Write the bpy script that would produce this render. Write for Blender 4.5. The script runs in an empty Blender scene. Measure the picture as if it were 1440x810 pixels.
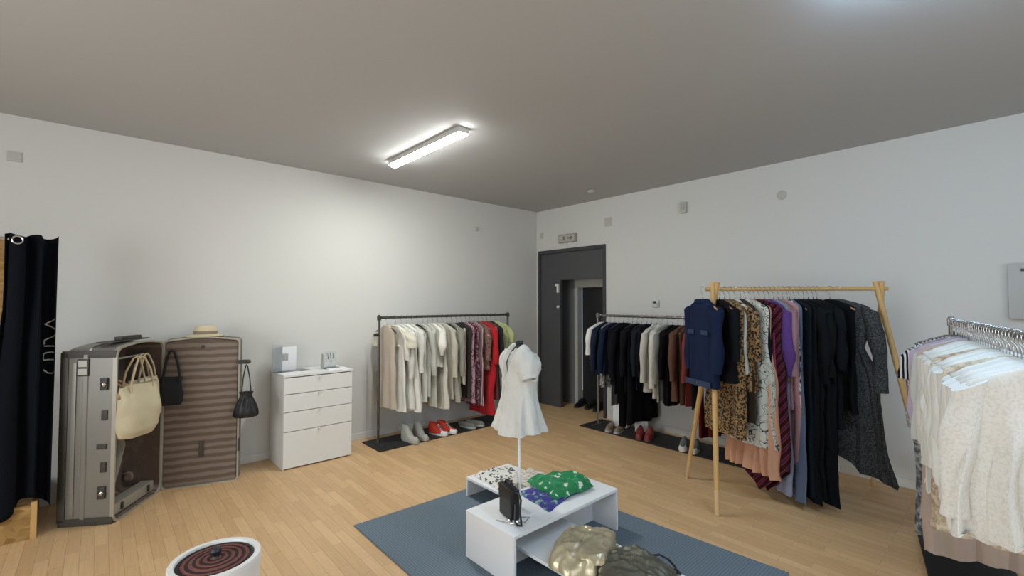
import bpy, bmesh, math, random
from mathutils import Vector, Matrix, noise
PI = math.pi
C = bpy.context.scene.collection
sc = bpy.context.scene

# ---------------------------------------------------------------- camera
H = 1.55
cam = bpy.data.cameras.new('camera'); cam_ob = bpy.data.objects.new('camera', cam); C.objects.link(cam_ob)
cam.sensor_width = 36.0; cam.lens = 36.0 * 640 / 1440; cam.clip_start = 0.02
cam_ob.location = (0, 0, H)
AZ = math.radians(47.93); PITCH = math.atan(19 / 640)
cam_ob.rotation_euler = (PI / 2 + PITCH, 0, AZ - PI / 2)
sc.camera = cam_ob
# ---------------------------------------------------------------- world, exposure
w = bpy.data.worlds.new('world'); sc.world = w; w.use_nodes = True
w.node_tree.nodes['Background'].inputs[0].default_value = (0.75, 0.8, 0.9, 1)
w.node_tree.nodes['Background'].inputs[1].default_value = 0.3
sc.view_settings.view_transform = 'Standard'; sc.view_settings.look = 'None'
sc.view_settings.gamma = 1; sc.view_settings.use_curve_mapping = False
sc.view_settings.exposure = 0.0
LAMP1 = 112.0      # far ceiling batten
LAMP2 = 70.0      # cool batten just above the frame
LAMP3 = 38.0       # battens behind the camera
SHOPWIN = 45.0    # daylight through the shop window behind the camera (watts)
WX, WY, CZ = 5.02, 4.985, 2.94       # right wall, back wall, ceiling
NX, NY = -2.6, -2.6
wl = bpy.data.lights.new('window_daylight', 'AREA'); wl.energy = SHOPWIN; wl.shape = 'RECTANGLE'; wl.size = 3.0; wl.size_y = 1.7
wl.color = (0.86, 0.93, 1.0)
wlo = bpy.data.objects.new('window_daylight', wl); C.objects.link(wlo)
wlo.location = (1.2, NY - 0.15, 1.35); wlo.rotation_euler = (PI / 2, 0, 0)

wl2 = bpy.data.lights.new('side_fill_light', 'AREA'); wl2.energy = 88; wl2.shape = 'RECTANGLE'; wl2.size = 2.6; wl2.size_y = 1.7  # fill light added at an unseen side opening to brighten the right wall
wl2.color = (0.93, 0.97, 1.0)
wlo2 = bpy.data.objects.new('side_fill_light', wl2); C.objects.link(wlo2)
wlo2.location = (NX - 0.16, 1.7, 1.5); wlo2.rotation_euler = (PI / 2, 0, -PI / 2)

# ---------------------------------------------------------------- materials
def lin(c):
    if isinstance(c, str):
        c = tuple(int(c[i:i + 2], 16) / 255 for i in (0, 2, 4))
    return tuple(((x / 12.92) if x <= 0.04045 else ((x + 0.055) / 1.055) ** 2.4) for x in c[:3]) + (1,)
def mat(name, col, rough=0.6, metal=0.0, trans=0.0, bump=0.0, bscale=200, var=0.0, vscale=4, emis=None, alpha=1.0, sheen=0.0, spec=None):
    m = bpy.data.materials.new(name); m.use_nodes = True
    nt = m.node_tree; b = nt.nodes['Principled BSDF']
    c = lin(col)
    b.inputs['Base Color'].default_value = c
    b.inputs['Roughness'].default_value = rough; b.inputs['Metallic'].default_value = metal
    b.inputs['Transmission Weight'].default_value = trans
    if alpha < 1: b.inputs['Alpha'].default_value = alpha
    if sheen: b.inputs['Sheen Weight'].default_value = sheen
    if spec is not None: b.inputs['Specular IOR Level'].default_value = spec
    if emis: b.inputs['Emission Color'].default_value = (*emis[0], 1); b.inputs['Emission Strength'].default_value = emis[1]
    if var or bump:
        tc = nt.nodes.new('ShaderNodeTexCoord')
    if var:
        n = nt.nodes.new('ShaderNodeTexNoise'); n.inputs['Scale'].default_value = vscale; n.inputs['Detail'].default_value = 4
        nt.links.new(tc.outputs['Object'], n.inputs['Vector'])
        mx = nt.nodes.new('ShaderNodeMixRGB'); mx.inputs[1].default_value = tuple(x * (1 - var) for x in c[:3]) + (1,)
        mx.inputs[2].default_value = tuple(min(1, x * (1 + var)) for x in c[:3]) + (1,)
        nt.links.new(n.outputs['Fac'], mx.inputs[0]); nt.links.new(mx.outputs[0], b.inputs['Base Color'])
    if bump:
        n2 = nt.nodes.new('ShaderNodeTexNoise'); n2.inputs['Scale'].default_value = bscale; n2.inputs['Detail'].default_value = 3
        nt.links.new(tc.outputs['Object'], n2.inputs['Vector'])
        bp = nt.nodes.new('ShaderNodeBump'); bp.inputs['Strength'].default_value = bump; bp.inputs['Distance'].default_value = 0.004
        nt.links.new(n2.outputs['Fac'], bp.inputs['Height']); nt.links.new(bp.outputs[0], b.inputs['Normal'])
    return m
def fabric(name, col, pat=None, col2=None, scale=1.0, col3=None, rough=0.85, metal=0.0):
    dk = sum(lin(col)[:3]) < .25
    m = mat(name, col, rough, metal, sheen=0.0 if dk else 0.1, spec=.12 if dk else .35)
    nt = m.node_tree; N = nt.nodes.new; L = nt.links.new; b = nt.nodes['Principled BSDF']
    tc = N('ShaderNodeTexCoord')
    # weave bump
    n2 = N('ShaderNodeTexNoise'); n2.inputs['Scale'].default_value = 60; n2.inputs['Detail'].default_value = 5
    L(tc.outputs['Object'], n2.inputs['Vector'])
    bp = N('ShaderNodeBump'); bp.inputs['Strength'].default_value = 0.25; bp.inputs['Distance'].default_value = 0.004
    L(n2.outputs['Fac'], bp.inputs['Height']); L(bp.outputs[0], b.inputs['Normal'])
    c1, c2 = lin(col), lin(col2 or col); c3 = lin(col3 or col2 or col)
    def ramp(src, stops, interp='CONSTANT'):
        r = N('ShaderNodeValToRGB'); r.color_ramp.interpolation = interp
        e = r.color_ramp.elements
        e[0].position = stops[0][0]; e[0].color = stops[0][1]
        e[1].position = stops[1][0]; e[1].color = stops[1][1]
        for p, cc in stops[2:]:
            k = e.new(p); k.color = cc
        L(src, r.inputs[0]); return r
    if pat is None:
        n = N('ShaderNodeTexNoise'); n.inputs['Scale'].default_value = 7; L(tc.outputs['Object'], n.inputs['Vector'])
        d = tuple(x * 0.94 for x in c1[:3]) + (1,)
        r = ramp(n.outputs['Fac'], [(0.35, d), (0.65, c1)], 'LINEAR'); L(r.outputs[0], b.inputs['Base Color'])
    elif pat == 'leopard':
        n = N('ShaderNodeTexNoise'); n.inputs['Scale'].default_value = 30 * scale; L(tc.outputs['Object'], n.inputs['Vector'])
        vm = N('ShaderNodeVectorMath'); vm.operation = 'SCALE'; vm.inputs['Scale'].default_value = 0.03; L(n.outputs['Color'], vm.inputs[0])
        va = N('ShaderNodeVectorMath'); L(tc.outputs['Object'], va.inputs[0]); L(vm.outputs[0], va.inputs[1])
        v = N('ShaderNodeTexVoronoi'); v.inputs['Scale'].default_value = 30 * scale; L(va.outputs[0], v.inputs['Vector'])
        r = ramp(v.outputs['Distance'], [(0.0, c3), (0.17, c2), (0.5, c1)]); L(r.outputs[0], b.inputs['Base Color'])
    elif pat in ('floral', 'scribble', 'snake'):
        n = N('ShaderNodeTexNoise'); n.inputs['Scale'].default_value = {'floral': 22, 'scribble': 13, 'snake': 40}[pat] * scale
        n.inputs['Detail'].default_value = {'floral': 2, 'scribble': 0.5, 'snake': 3}[pat]
        L(tc.outputs['Object'], n.inputs['Vector'])
        if pat == 'scribble': st = [(0.0, c1), (0.47, c2), (0.505, c1), (0.6, c3), (0.63, c1)]
        elif pat == 'snake': st = [(0.0, c2), (0.46, c1), (0.56, c3)]
        else: st = [(0.0, c1), (0.55, c2), (0.64, c3)]
        r = ramp(n.outputs['Fac'], st); L(r.outputs[0], b.inputs['Base Color'])
    elif pat in ('hstripe', 'vstripe', 'dstripe'):
        wv = N('ShaderNodeTexWave'); wv.wave_type = 'BANDS'; wv.bands_direction = {'hstripe': 'Z', 'vstripe': 'X', 'dstripe': 'DIAGONAL'}[pat]
        wv.inputs['Scale'].default_value = 9 * scale; wv.inputs['Distortion'].default_value = 0.4
        L(tc.outputs['Object'], wv.inputs['Vector'])
        r = ramp(wv.outputs['Fac'], [(0.0, c1), (0.5, c2)] + ([(0.85, c3)] if col3 else [])); L(r.outputs[0], b.inputs['Base Color'])
    return m

M = {}
M['wall'] = mat('wall_paint', 'd2d2ce', 0.7, bump=0.04, bscale=90)
M['ceiling'] = mat('ceiling_paint', 'b6b7b7', 0.8)
M['trimwhite'] = mat('white_trim', 'd6d6d2', 0.4)
M['plastic'] = mat('white_plastic', 'cfcfca', 0.4)
M['greyplastic'] = mat('grey_plastic', 'a8a8a4', 0.45)
M['darkplastic'] = mat('dark_plastic', '26262a', 0.4)
M['doorgrey'] = mat('grey_door_paint', '48494b', 0.45)
M['doordark'] = mat('dark_grey_door_frame', '3b3c3e', 0.45)
M['steel'] = mat('brushed_steel', '8a8783', 0.35, 0.9)
M['gunmetal'] = mat('gunmetal_tube', '5c5b58', 0.4, 0.8)
M['chrome'] = mat('chrome', 'c8c8c8', 0.15, 1.0)
M['brass'] = mat('brass', '9a8350', 0.3, 1.0)
M['whitelam'] = mat('white_laminate', 'ebedef', 0.35)
M['whitechest'] = mat('white_chest_foil', 'dfe0dd', 0.35)
M['darkgap'] = mat('shadow_gap', '2a2a2a', 0.9)
M['acrylic'] = mat('clear_acrylic', 'f4f8fb', 0.03, trans=0.95)
M['paper'] = mat('white_paper', 'e6e8ea', 0.7)
M['rubbermat'] = mat('black_board', '232324', 0.6)
M['wood'] = mat('light_pine', 'c9a268', 0.5, var=0.12, vscale=9)
M['hangerwood'] = mat('hanger_wood', 'b08e68', 0.5, var=0.1, vscale=20)
M['blackplastic'] = mat('black_hanger_plastic', '1c1c1e', 0.4)
M['whiteplastic'] = mat('white_hanger_plastic', 'd8d8d4', 0.4)
M['blackleather'] = mat('black_leather', '17171a', 0.45, bump=0.4, bscale=120)
M['blackfabric'] = mat('black_curtain_cloth', '0d1119', 0.95, bump=0.2, bscale=150, spec=0.15)
M['letter'] = mat('white_print', 'c8c4bc', 0.7)
M['caseskin'] = mat('grey_case_shell', '86847d', 0.42, 0.35, var=0.1, vscale=3)
M['casedark'] = mat('dark_case_trim', '3c3932', 0.5)
M['casealu'] = mat('case_rim_metal', 'a8a498', 0.45, 0.3)
M['canvas'] = mat('beige_canvas', 'c8bea0', 0.9, bump=0.5, bscale=60, var=0.08, vscale=10)
M['rope'] = mat('rope_handle', 'b9a888', 0.9, bump=0.4)
M['straw'] = mat('straw', 'd2c4a4', 0.85, bump=0.6, bscale=150)
M['strawband'] = mat('hat_band', '8a7d68', 0.8)
M['gold'] = mat('gold_leather', 'bdb396', 0.3, 0.45, bump=0.4, bscale=40, var=0.18, vscale=12)
M['olive'] = mat('dark_olive_leather', '57564a', 0.42, 0.2, bump=0.5, bscale=60, var=0.2, vscale=20)
M['rubberwhite'] = mat('white_rubber', 'dcdcd8', 0.5)
M['redcanvas'] = mat('red_canvas', 'b3301f', 0.8)
M['palegrey'] = mat('pale_grey_suede', 'a9aaa2', 0.8)
M['tan'] = mat('tan_leather', '8a7a66', 0.6)
M['mirror'] = mat('mirror_glass', 'c8cccc', 0.03, 1.0)
M['jewel'] = mat('dark_jewellery', '2a2c30', 0.3, 0.6)
M['leaf'] = mat('dry_stems', '5e5c4e', 0.8)

def floor_mat():
    m = bpy.data.materials.new('beech_laminate'); m.use_nodes = True; nt = m.node_tree; N = nt.nodes.new; L = nt.links.new
    b = nt.nodes['Principled BSDF']; tc = N('ShaderNodeTexCoord')
    mp = N('ShaderNodeMapping'); mp.inputs['Rotation'].default_value = (0, 0, PI / 2); L(tc.outputs['Object'], mp.inputs[0])
    br = N('ShaderNodeTexBrick'); br.inputs['Scale'].default_value = 1.0; br.inputs['Brick Width'].default_value = 0.42; br.inputs['Row Height'].default_value = 0.066
    br.inputs['Mortar Size'].default_value = 0.0012; br.inputs['Mortar Smooth'].default_value = 0.3
    br.offset = 0.37; br.squash = 1.0; br.offset_frequency = 2
    br.inputs['Color1'].default_value = lin('cca77a'); br.inputs['Color2'].default_value = lin('dcb88a'); br.inputs['Mortar'].default_value = lin('ac8a64')
    br.inputs['Bias'].default_value = 0.1
    L(mp.outputs[0], br.inputs['Vector'])
    mp2 = N('ShaderNodeMapping'); mp2.inputs['Scale'].default_value = (26, 1.6, 1); L(tc.outputs['Object'], mp2.inputs[0])
    n = N('ShaderNodeTexNoise'); n.inputs['Scale'].default_value = 3; n.inputs['Detail'].default_value = 5; L(mp2.outputs[0], n.inputs['Vector'])
    mx = N('ShaderNodeMixRGB'); mx.blend_type = 'MULTIPLY'; mx.inputs[0].default_value = 0.35
    r = N('ShaderNodeValToRGB'); r.color_ramp.elements[0].position = 0.3; r.color_ramp.elements[0].color = (0.72, 0.68, 0.62, 1); r.color_ramp.elements[1].position = 0.65
    L(n.outputs['Fac'], r.inputs[0]); L(br.outputs['Color'], mx.inputs[1]); L(r.outputs[0], mx.inputs[2]); L(mx.outputs[0], b.inputs['Base Color'])
    b.inputs['Roughness'].default_value = 0.42
    return m
M['floor'] = floor_mat()
def rug_mat():
    m = mat('slate_blue_rug', '5f7687', 0.95); nt = m.node_tree; N = nt.nodes.new; L = nt.links.new; b = nt.nodes['Principled BSDF']
    tc = N('ShaderNodeTexCoord'); ck = N('ShaderNodeTexChecker'); ck.inputs['Scale'].default_value = 85
    mp = N('ShaderNodeMapping'); mp.inputs['Rotation'].default_value = (0, 0, PI / 4); L(tc.outputs['Object'], mp.inputs[0]); L(mp.outputs[0], ck.inputs['Vector'])
    ck.inputs['Color1'].default_value = lin('5e6c77'); ck.inputs['Color2'].default_value = lin('6f7e8a'); L(ck.outputs[0], b.inputs['Base Color'])
    bp = N('ShaderNodeBump'); bp.inputs['Strength'].default_value = 0.4; bp.inputs['Distance'].default_value = 0.003; L(ck.outputs['Fac'], bp.inputs['Height']); L(bp.outputs[0], b.inputs['Normal'])
    return m
M['rug'] = rug_mat()
def osb_mat():
    m = mat('chip_board', 'a5824f', 0.75); nt = m.node_tree; N = nt.nodes.new; L = nt.links.new; b = nt.nodes['Principled BSDF']
    tc = N('ShaderNodeTexCoord'); v = N('ShaderNodeTexVoronoi'); v.inputs['Scale'].default_value = 22
    mp = N('ShaderNodeMapping'); mp.inputs['Scale'].default_value = (1, 1, 1.9); mp.inputs['Rotation'].default_value = (0.3, 0.6, 0.2)
    L(tc.outputs['Object'], mp.inputs[0]); L(mp.outputs[0], v.inputs['Vector'])
    r = N('ShaderNodeValToRGB'); e = r.color_ramp.elements; e[0].color = lin('8a6634'); e[1].color = lin('b8965c'); L(v.outputs['Color'], r.inputs[0]); L(r.outputs[0], b.inputs['Base Color'])
    return m
M['osb'] = osb_mat()
def stripes(name, axis, c1, c2, scale):
    m = mat(name, c1, 0.85); nt = m.node_tree; N = nt.nodes.new; L = nt.links.new; b = nt.nodes['Principled BSDF']
    tc = N('ShaderNodeTexCoord'); wv = N('ShaderNodeTexWave'); wv.bands_direction = axis; wv.inputs['Scale'].default_value = scale
    wv.inputs['Distortion'].default_value = 1.2; wv.inputs['Detail'].default_value = 3; wv.inputs['Detail Scale'].default_value = 1.5
    L(tc.outputs['Object'], wv.inputs['Vector'])
    r = N('ShaderNodeValToRGB'); e = r.color_ramp.elements; e[0].position = 0.25; e[0].color = lin(c1); e[1].position = 0.75; e[1].color = lin(c2)
    L(wv.outputs['Fac'], r.inputs[0]); L(r.outputs[0], b.inputs['Base Color']); return m
M['lining'] = stripes('brown_striped_lining', 'Z', '68594e', '85776b', 5.2)
M['lining2'] = stripes('brown_upright_striped_lining', 'X', '5c4c40', '7c6b5e', 9)
def coil_mat():
    m = mat('coiled_straw', '5a3630', 0.8); nt = m.node_tree; N = nt.nodes.new; L = nt.links.new; b = nt.nodes['Principled BSDF']
    tc = N('ShaderNodeTexCoord'); wv = N('ShaderNodeTexWave'); wv.wave_type = 'RINGS'; wv.rings_direction = 'Z'; wv.inputs['Scale'].default_value = 12
    wv.inputs['Distortion'].default_value = 1.0; wv.inputs['Detail Scale'].default_value = 6
    L(tc.outputs['Object'], wv.inputs['Vector'])
    r = N('ShaderNodeValToRGB'); e = r.color_ramp.elements; e[0].position = 0.3; e[0].color = lin('2e1b1a'); e[1].position = 0.7; e[1].color = lin('7a4a42')
    L(wv.outputs['Fac'], r.inputs[0]); L(r.outputs[0], b.inputs['Base Color']); return m
M['coil'] = coil_mat()

# ---------------------------------------------------------------- helpers
def tag(o, label=None, cat=None, group=None, kind=None):
    if label: o['label'] = label
    if cat: o['category'] = cat
    if group: o['group'] = group
    if kind: o['kind'] = kind
    return o
def empty(name, loc=(0, 0, 0), rz=0, label=None, cat=None, group=None):
    o = bpy.data.objects.new(name, None); C.objects.link(o); o.location = loc; o.rotation_euler = (0, 0, rz)
    o.empty_display_size = 0.05
    return tag(o, label, cat, group)
def obj(name, bm, m, parent=None, smooth=True, loc=None, rz=0):
    bmesh.ops.recalc_face_normals(bm, faces=bm.faces)
    me = bpy.data.meshes.new(name); bm.to_mesh(me); bm.free()
    me.materials.append(m)
    if smooth:
        me.polygons.foreach_set('use_smooth', [True] * len(me.polygons))
        try: me.set_sharp_from_angle(angle=math.radians(40))
        except Exception: pass
    o = bpy.data.objects.new(name, me); C.objects.link(o)
    if parent: o.parent = parent
    if loc: o.location = loc
    if rz: o.rotation_euler = (0, 0, rz)
    return o
def struct(name, bm, m, parent=None, smooth=False):
    o = obj(name, bm, m, parent, smooth)
    if not parent: o['kind'] = 'structure'
    return o
def NB(): return bmesh.new()
def box(bm, x0, x1, y0, y1, z0, z1, bev=0.0, seg=2):
    t = bmesh.new(); r = bmesh.ops.create_cube(t, size=1)
    for v in t.verts:
        v.co = Vector((x0 + (v.co.x + .5) * (x1 - x0), y0 + (v.co.y + .5) * (y1 - y0), z0 + (v.co.z + .5) * (z1 - z0)))
    if bev: bmesh.ops.bevel(t, geom=list(t.edges), offset=bev, segments=seg, profile=0.7, affect='EDGES')
    merge(bm, t); return bm
def merge(bm, t, mtx=None):
    mp = {}
    for v in t.verts: mp[v] = bm.verts.new(mtx @ v.co if mtx else v.co)
    for f in t.faces:
        try: bm.faces.new([mp[v] for v in f.verts])
        except ValueError: pass
    t.free()
def tube(bm, pts, r, seg=8, cap=True, sy=1.0):
    pts = [Vector(p) for p in pts]; n = len(pts); rings = []
    rr = r if isinstance(r, (list, tuple)) else [r] * n
    up = None
    for i, p in enumerate(pts):
        d = (pts[min(i + 1, n - 1)] - pts[max(i - 1, 0)]).normalized()
        if up is None:
            up = Vector((0, 0, 1)) if abs(d.z) < 0.9 else Vector((0, 1, 0))
        a = d.cross(up)
        if a.length < 1e-4: a = d.cross(Vector((1, 0, 0)))
        a.normalize(); b = a.cross(d).normalized(); up = b
        rings.append([bm.verts.new(p + a * math.cos(2 * PI * k / seg) * rr[i] + b * math.sin(2 * PI * k / seg) * rr[i] * sy) for k in range(seg)])
    for i in range(n - 1):
        for k in range(seg):
            bm.faces.new([rings[i][k], rings[i][(k + 1) % seg], rings[i + 1][(k + 1) % seg], rings[i + 1][k]])
    if cap: bm.faces.new(rings[0][::-1]); bm.faces.new(rings[-1])
    return bm
def lathe(bm, prof, seg=32, c=(0, 0, 0), cap0=True, cap1=True, sx=1, sy=1):
    rings = []
    for r, z in prof:
        rings.append([bm.verts.new((c[0] + r * sx * math.cos(2 * PI * k / seg), c[1] + r * sy * math.sin(2 * PI * k / seg), c[2] + z)) for k in range(seg)])
    for i in range(len(rings) - 1):
        for k in range(seg):
            bm.faces.new([rings[i][k], rings[i][(k + 1) % seg], rings[i + 1][(k + 1) % seg], rings[i + 1][k]])
    if cap0: bm.faces.new(rings[0][::-1])
    if cap1: bm.faces.new(rings[-1])
    return bm
def loft(bm, rings, close=True, cap0=False, cap1=False):
    R = [[bm.verts.new(p) for p in r] for r in rings]; n = len(R[0])
    for i in range(len(R) - 1):
        for k in range(n if close else n - 1):
            bm.faces.new([R[i][k], R[i][(k + 1) % n], R[i + 1][(k + 1) % n], R[i + 1][k]])
    if cap0: bm.faces.new(R[0][::-1])
    if cap1: bm.faces.new(R[-1])
    return bm
def lerp(a, b, t): return a + (b - a) * t
def smooth01(t): t = max(0, min(1, t)); return t * t * (3 - 2 * t)
def interp(tab, z):
    # tab: list of (z, ...) with z falling
    if z >= tab[0][0]: return tab[0][1:]
    for a, b in zip(tab, tab[1:]):
        if z >= b[0]:
            t = (a[0] - z) / (a[0] - b[0]); t = t
            return tuple(lerp(x, y, t) for x, y in zip(a[1:], b[1:]))
    return tab[-1][1:]

# ---------------------------------------------------------------- the room
struct('floor', box(NB(), NX, WX + 1.6, NY, WY + .15, -0.1, 0), M['floor'])
bm = NB(); box(bm, NX, WX + 1.6, NY, WY + .15, CZ, CZ + 0.1); struct('ceiling', bm, M['ceiling'])
struct('wall_back', box(NB(), NX - .15, WX + .12, WY, WY + .15, 0, CZ), M['wall'])
DY0, DY1, DZ = 3.68, 4.93, 2.32            # the tall door in the right wall
bm = NB(); box(bm, WX, WX + .12, NY, DY0, 0, CZ); box(bm, WX, WX + .12, DY1, WY, 0, CZ); box(bm, WX, WX + .12, DY0, DY1, DZ, CZ)
struct('wall_right', bm, M['wall'])
bm = NB(); box(bm, NX - .15, NX, NY, .4, 0, CZ); box(bm, NX - .15, NX, 3.0, WY, 0, CZ); box(bm, NX - .15, NX, .4, 3.0, 0, .65); box(bm, NX - .15, NX, .4, 3.0, 2.35, CZ)  # unseen wall; opening added to let the side fill light in
struct('wall_left', bm, M['wall'])
# front wall, with the shop window opening behind the camera
bm = NB(); y0, y1 = NY - .15, NY
box(bm, NX, -.4, y0, y1, 0, CZ); box(bm, 2.8, WX + .12, y0, y1, 0, CZ); box(bm, -.4, 2.8, y0, y1, 0, .5); box(bm, -.4, 2.8, y0, y1, 2.25, CZ)
struct('wall_front', bm, M['wall'])
def bboard(name, x0, x1, y0, y1):
    struct(name, box(NB(), x0, x1, y0, y1, 0, .075, .004), M['trimwhite'])
bboard('baseboard_back', NX, WX, WY - .014, WY)
bboard('baseboard_right', WX - .014, WX, NY, DY0 - .03)

# door: fixed side leaf, transom panel, opening to a dim lobby
d = empty('door_1', (WX, DY0, 0)); d['kind'] = 'structure'
OY0, OY1, OZ = DY0 + .035, 4.495, 1.865
fx0, fx1 = -.03, .10
bm = NB(); Wd = DY1 - DY0
box(bm, fx0, fx1, 0, .035, 0, DZ, .002); box(bm, fx0, fx1, Wd - .035, Wd, 0, DZ, .002); box(bm, fx0, fx1, .035, Wd - .035, DZ - .05, DZ, .002)
obj('door_frame', bm, M['doordark'], d, False)
bm = NB(); box(bm, 0.0, .045, .035, Wd - .035, OZ, DZ - .05, .002); obj('transom_panel', bm, M['doorgrey'], d, False)
bm = NB(); box(bm, -.005, .045, OY1 - DY0, Wd - .035, 0, OZ, .002); obj('side_leaf', bm, M['doorgrey'], d, False)
hy = OY1 - DY0 + .035
bm = NB(); box(bm, -.028, -.006, hy - .02, hy + .02, 1.68, 1.80, .004); box(bm, -.045, -.028, hy - .035, hy + .035, 1.775, 1.81, .004); obj('door_closer_bracket', bm, M['plastic'], d)
bm = NB(); lathe(bm, [(.014, 0), (.014, .012), (.022, .016), (.022, .03), (.016, .036)], 16)
bmesh.ops.rotate(bm, verts=bm.verts, matrix=Matrix.Rotation(-PI / 2, 3, 'Y')); bmesh.ops.translate(bm, verts=bm.verts, vec=(-.005, hy - .01, 1.47))
obj('door_knob', bm, M['plastic'], d)
# lobby beyond the door: a near grey wall with a white cased dark doorway
lx = WX + .12
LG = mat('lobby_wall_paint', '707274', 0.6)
bm = NB(); box(bm, lx + .22, lx + .30, 4.50, 5.3, 0, 2.5); box(bm, lx + .22, lx + .30, 2.9, 4.50, 1.90, 2.5); box(bm, lx + .22, lx + .30, 2.9, 3.55, 0, 1.90)
struct('wall_lobby', bm, LG)
struct('wall_lobby_left', box(NB(), lx, lx + .22, 5.2, 5.3, 0, 2.5), LG)
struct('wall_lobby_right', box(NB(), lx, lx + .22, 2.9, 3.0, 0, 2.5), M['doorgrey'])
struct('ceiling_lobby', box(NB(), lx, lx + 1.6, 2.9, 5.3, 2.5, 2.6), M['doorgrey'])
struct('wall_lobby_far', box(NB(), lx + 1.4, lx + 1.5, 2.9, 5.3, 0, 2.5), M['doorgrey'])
d2 = empty('door_2', (lx + .22, 0, 0)); d2['kind'] = 'structure'
bm = NB(); box(bm, -.02, .08, 4.44, 4.50, 0, 1.90, .003); box(bm, -.02, .08, 3.55, 4.44, 1.76, 1.90, .003); obj('door_casing', bm, mat('grey_white_casing', 'b9bbb4', .6), d2, False)
bm = NB(); box(bm, .10, .14, 3.55, 4.44, 0, 1.76); obj('door_leaf', bm, M['darkplastic'], d2, False)

# ---------------------------------------------------------------- wall and ceiling fittings
def on_right(name, y, z, sy, sz, t, m, label, cat, bev=.004):
    bm = NB(); box(bm, -t, 0, -sy / 2, sy / 2, -sz / 2, sz / 2, bev)
    o = obj(name, bm, m); o.location = (WX, y, z); return tag(o, label, cat)
def on_back(name, x, z, sx, sz, t, m, label, cat, bev=.004):
    bm = NB(); box(bm, -sx / 2, sx / 2, -t, 0, -sz / 2, sz / 2, bev)
    o = obj(name, bm, m); o.location = (x, WY, z); return tag(o, label, cat)
M['plate'] = mat('off_white_cover_plate', 'bab9b2', 0.6)
on_back('cover_plate', -.5, 2.63, .075, .075, .008, M['plate'], 'small square blank cover plate high on the long left wall above the black curtain', 'cover plate')
on_back('alarm_contact', 3.83, 2.555, .05, .05, .02, M['plate'], 'tiny square white sensor high on the left wall above the white clothes rail', 'sensor')
on_right('alarm_contact', 4.87, 2.56, .04, .08, .02, M['plate'], 'tiny white sensor in the room corner left of the exit light', 'sensor')
on_right('cover_plate', 3.635, 2.615, .12, .12, .01, M['plate'], 'square blank cover plate high on the right wall just right of the exit light', 'cover plate')
t = empty('motion_detector', (WX, 2.565, 2.64)); tag(t, 'upright white motion detector high on the right wall above the dark clothes rail', 'detector')
obj('housing', box(NB(), -.045, 0, -.035, .035, -.065, .065, .012, 3), M['plate'], t)
obj('lens', box(NB(), -.052, -.04, -.022, .022, -.035, .045, .006), M['greyplastic'], t)
bm = NB(); lathe(bm, [(.0, 0), (.045, 0), (.045, .012), (.03, .02), (.0, .022)], 24, cap0=False, cap1=False)
bmesh.ops.rotate(bm, verts=bm.verts, matrix=Matrix.Rotation(-PI / 2, 3, 'Y')); o = obj('round_cover', bm, M['plate']); o.location = (WX, 1.545, 2.61)
tag(o, 'round blank cover high on the right wall above the wooden clothes rack', 'cover plate')
bm = NB(); lathe(bm, [(.05, 0), (.05, -.012), (.03, -.03), (.0, -.032)], 24, cap1=False); o = obj('smoke_detector', bm, M['plate']); o.location = (4.55, 3.55, CZ)
tag(o, 'small round smoke detector on the ceiling in front of the tall grey door', 'detector')
t = empty('thermostat', (WX, 2.94, 1.525)); tag(t, 'small white thermostat with dark display on the right wall above the dark clothes rail', 'thermostat')
obj('case', box(NB(), -.022, 0, -.045, .045, -.045, .045, .006), M['plastic'], t)
obj('display', box(NB(), -.025, -.02, -.01, .032, -.0, .03, .001), M['darkplastic'], t)
obj('dial', box(NB(), -.026, -.02, -.034, -.02, -.034, .01, .001), M['greyplastic'], t)
# exit light
t = empty('exit_light', (WX, 4.335, 2.465)); tag(t, 'unlit emergency exit light box with an arrow above the tall grey door', 'exit light')
obj('housing', box(NB(), -.05, 0, -.165, .165, -.06, .06, .01), mat('exit_light_case', '9c9a92', .5), t)
obj('sign_panel', box(NB(), -.053, -.049, -.148, .148, -.045, .045, .001), mat('exit_light_panel', 'b4b3aa', .5), t)
bm = NB()
def prism_x(bm, pts, x0, x1):
    a = [bm.verts.new((x0, p[0], p[1])) for p in pts]; b = [bm.verts.new((x1, p[0], p[1])) for p in pts]
    bm.faces.new(a); bm.faces.new(b[::-1]); n = len(pts)
    for i in range(n): bm.faces.new([a[i], a[(i + 1) % n], b[(i + 1) % n], b[i]])
prism_x(bm, [(-.12, 0), (-.075, .035), (-.075, .012), (-.02, .012), (-.02, -.012), (-.075, -.012), (-.075, -.035)], -.055, -.0525)
prism_x(bm, [(.03, -.03), (.03, .03), (.06, .03), (.06, -.03)], -.055, -.0525)
obj('arrow_symbol', bm, mat('exit_symbol', '77786f', .6), t)
# flat grey cabinet cut by the right edge of the frame
t = empty('wall_cabinet', (WX, -.02, 1.61)); tag(t, 'pale grey flat wall box at the right edge of the photo', 'wall box')
obj('case', box(NB(), -.045, 0, -.30, .06, -.19, .22, .01), mat('pale_grey_metal', 'b4b5b2', .5), t)
obj('lock', box(NB(), -.052, -.04, -.04, -.005, .16, .18, .003), M['darkplastic'], t)
# power cable trunk / socket low on right wall (small)

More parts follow.
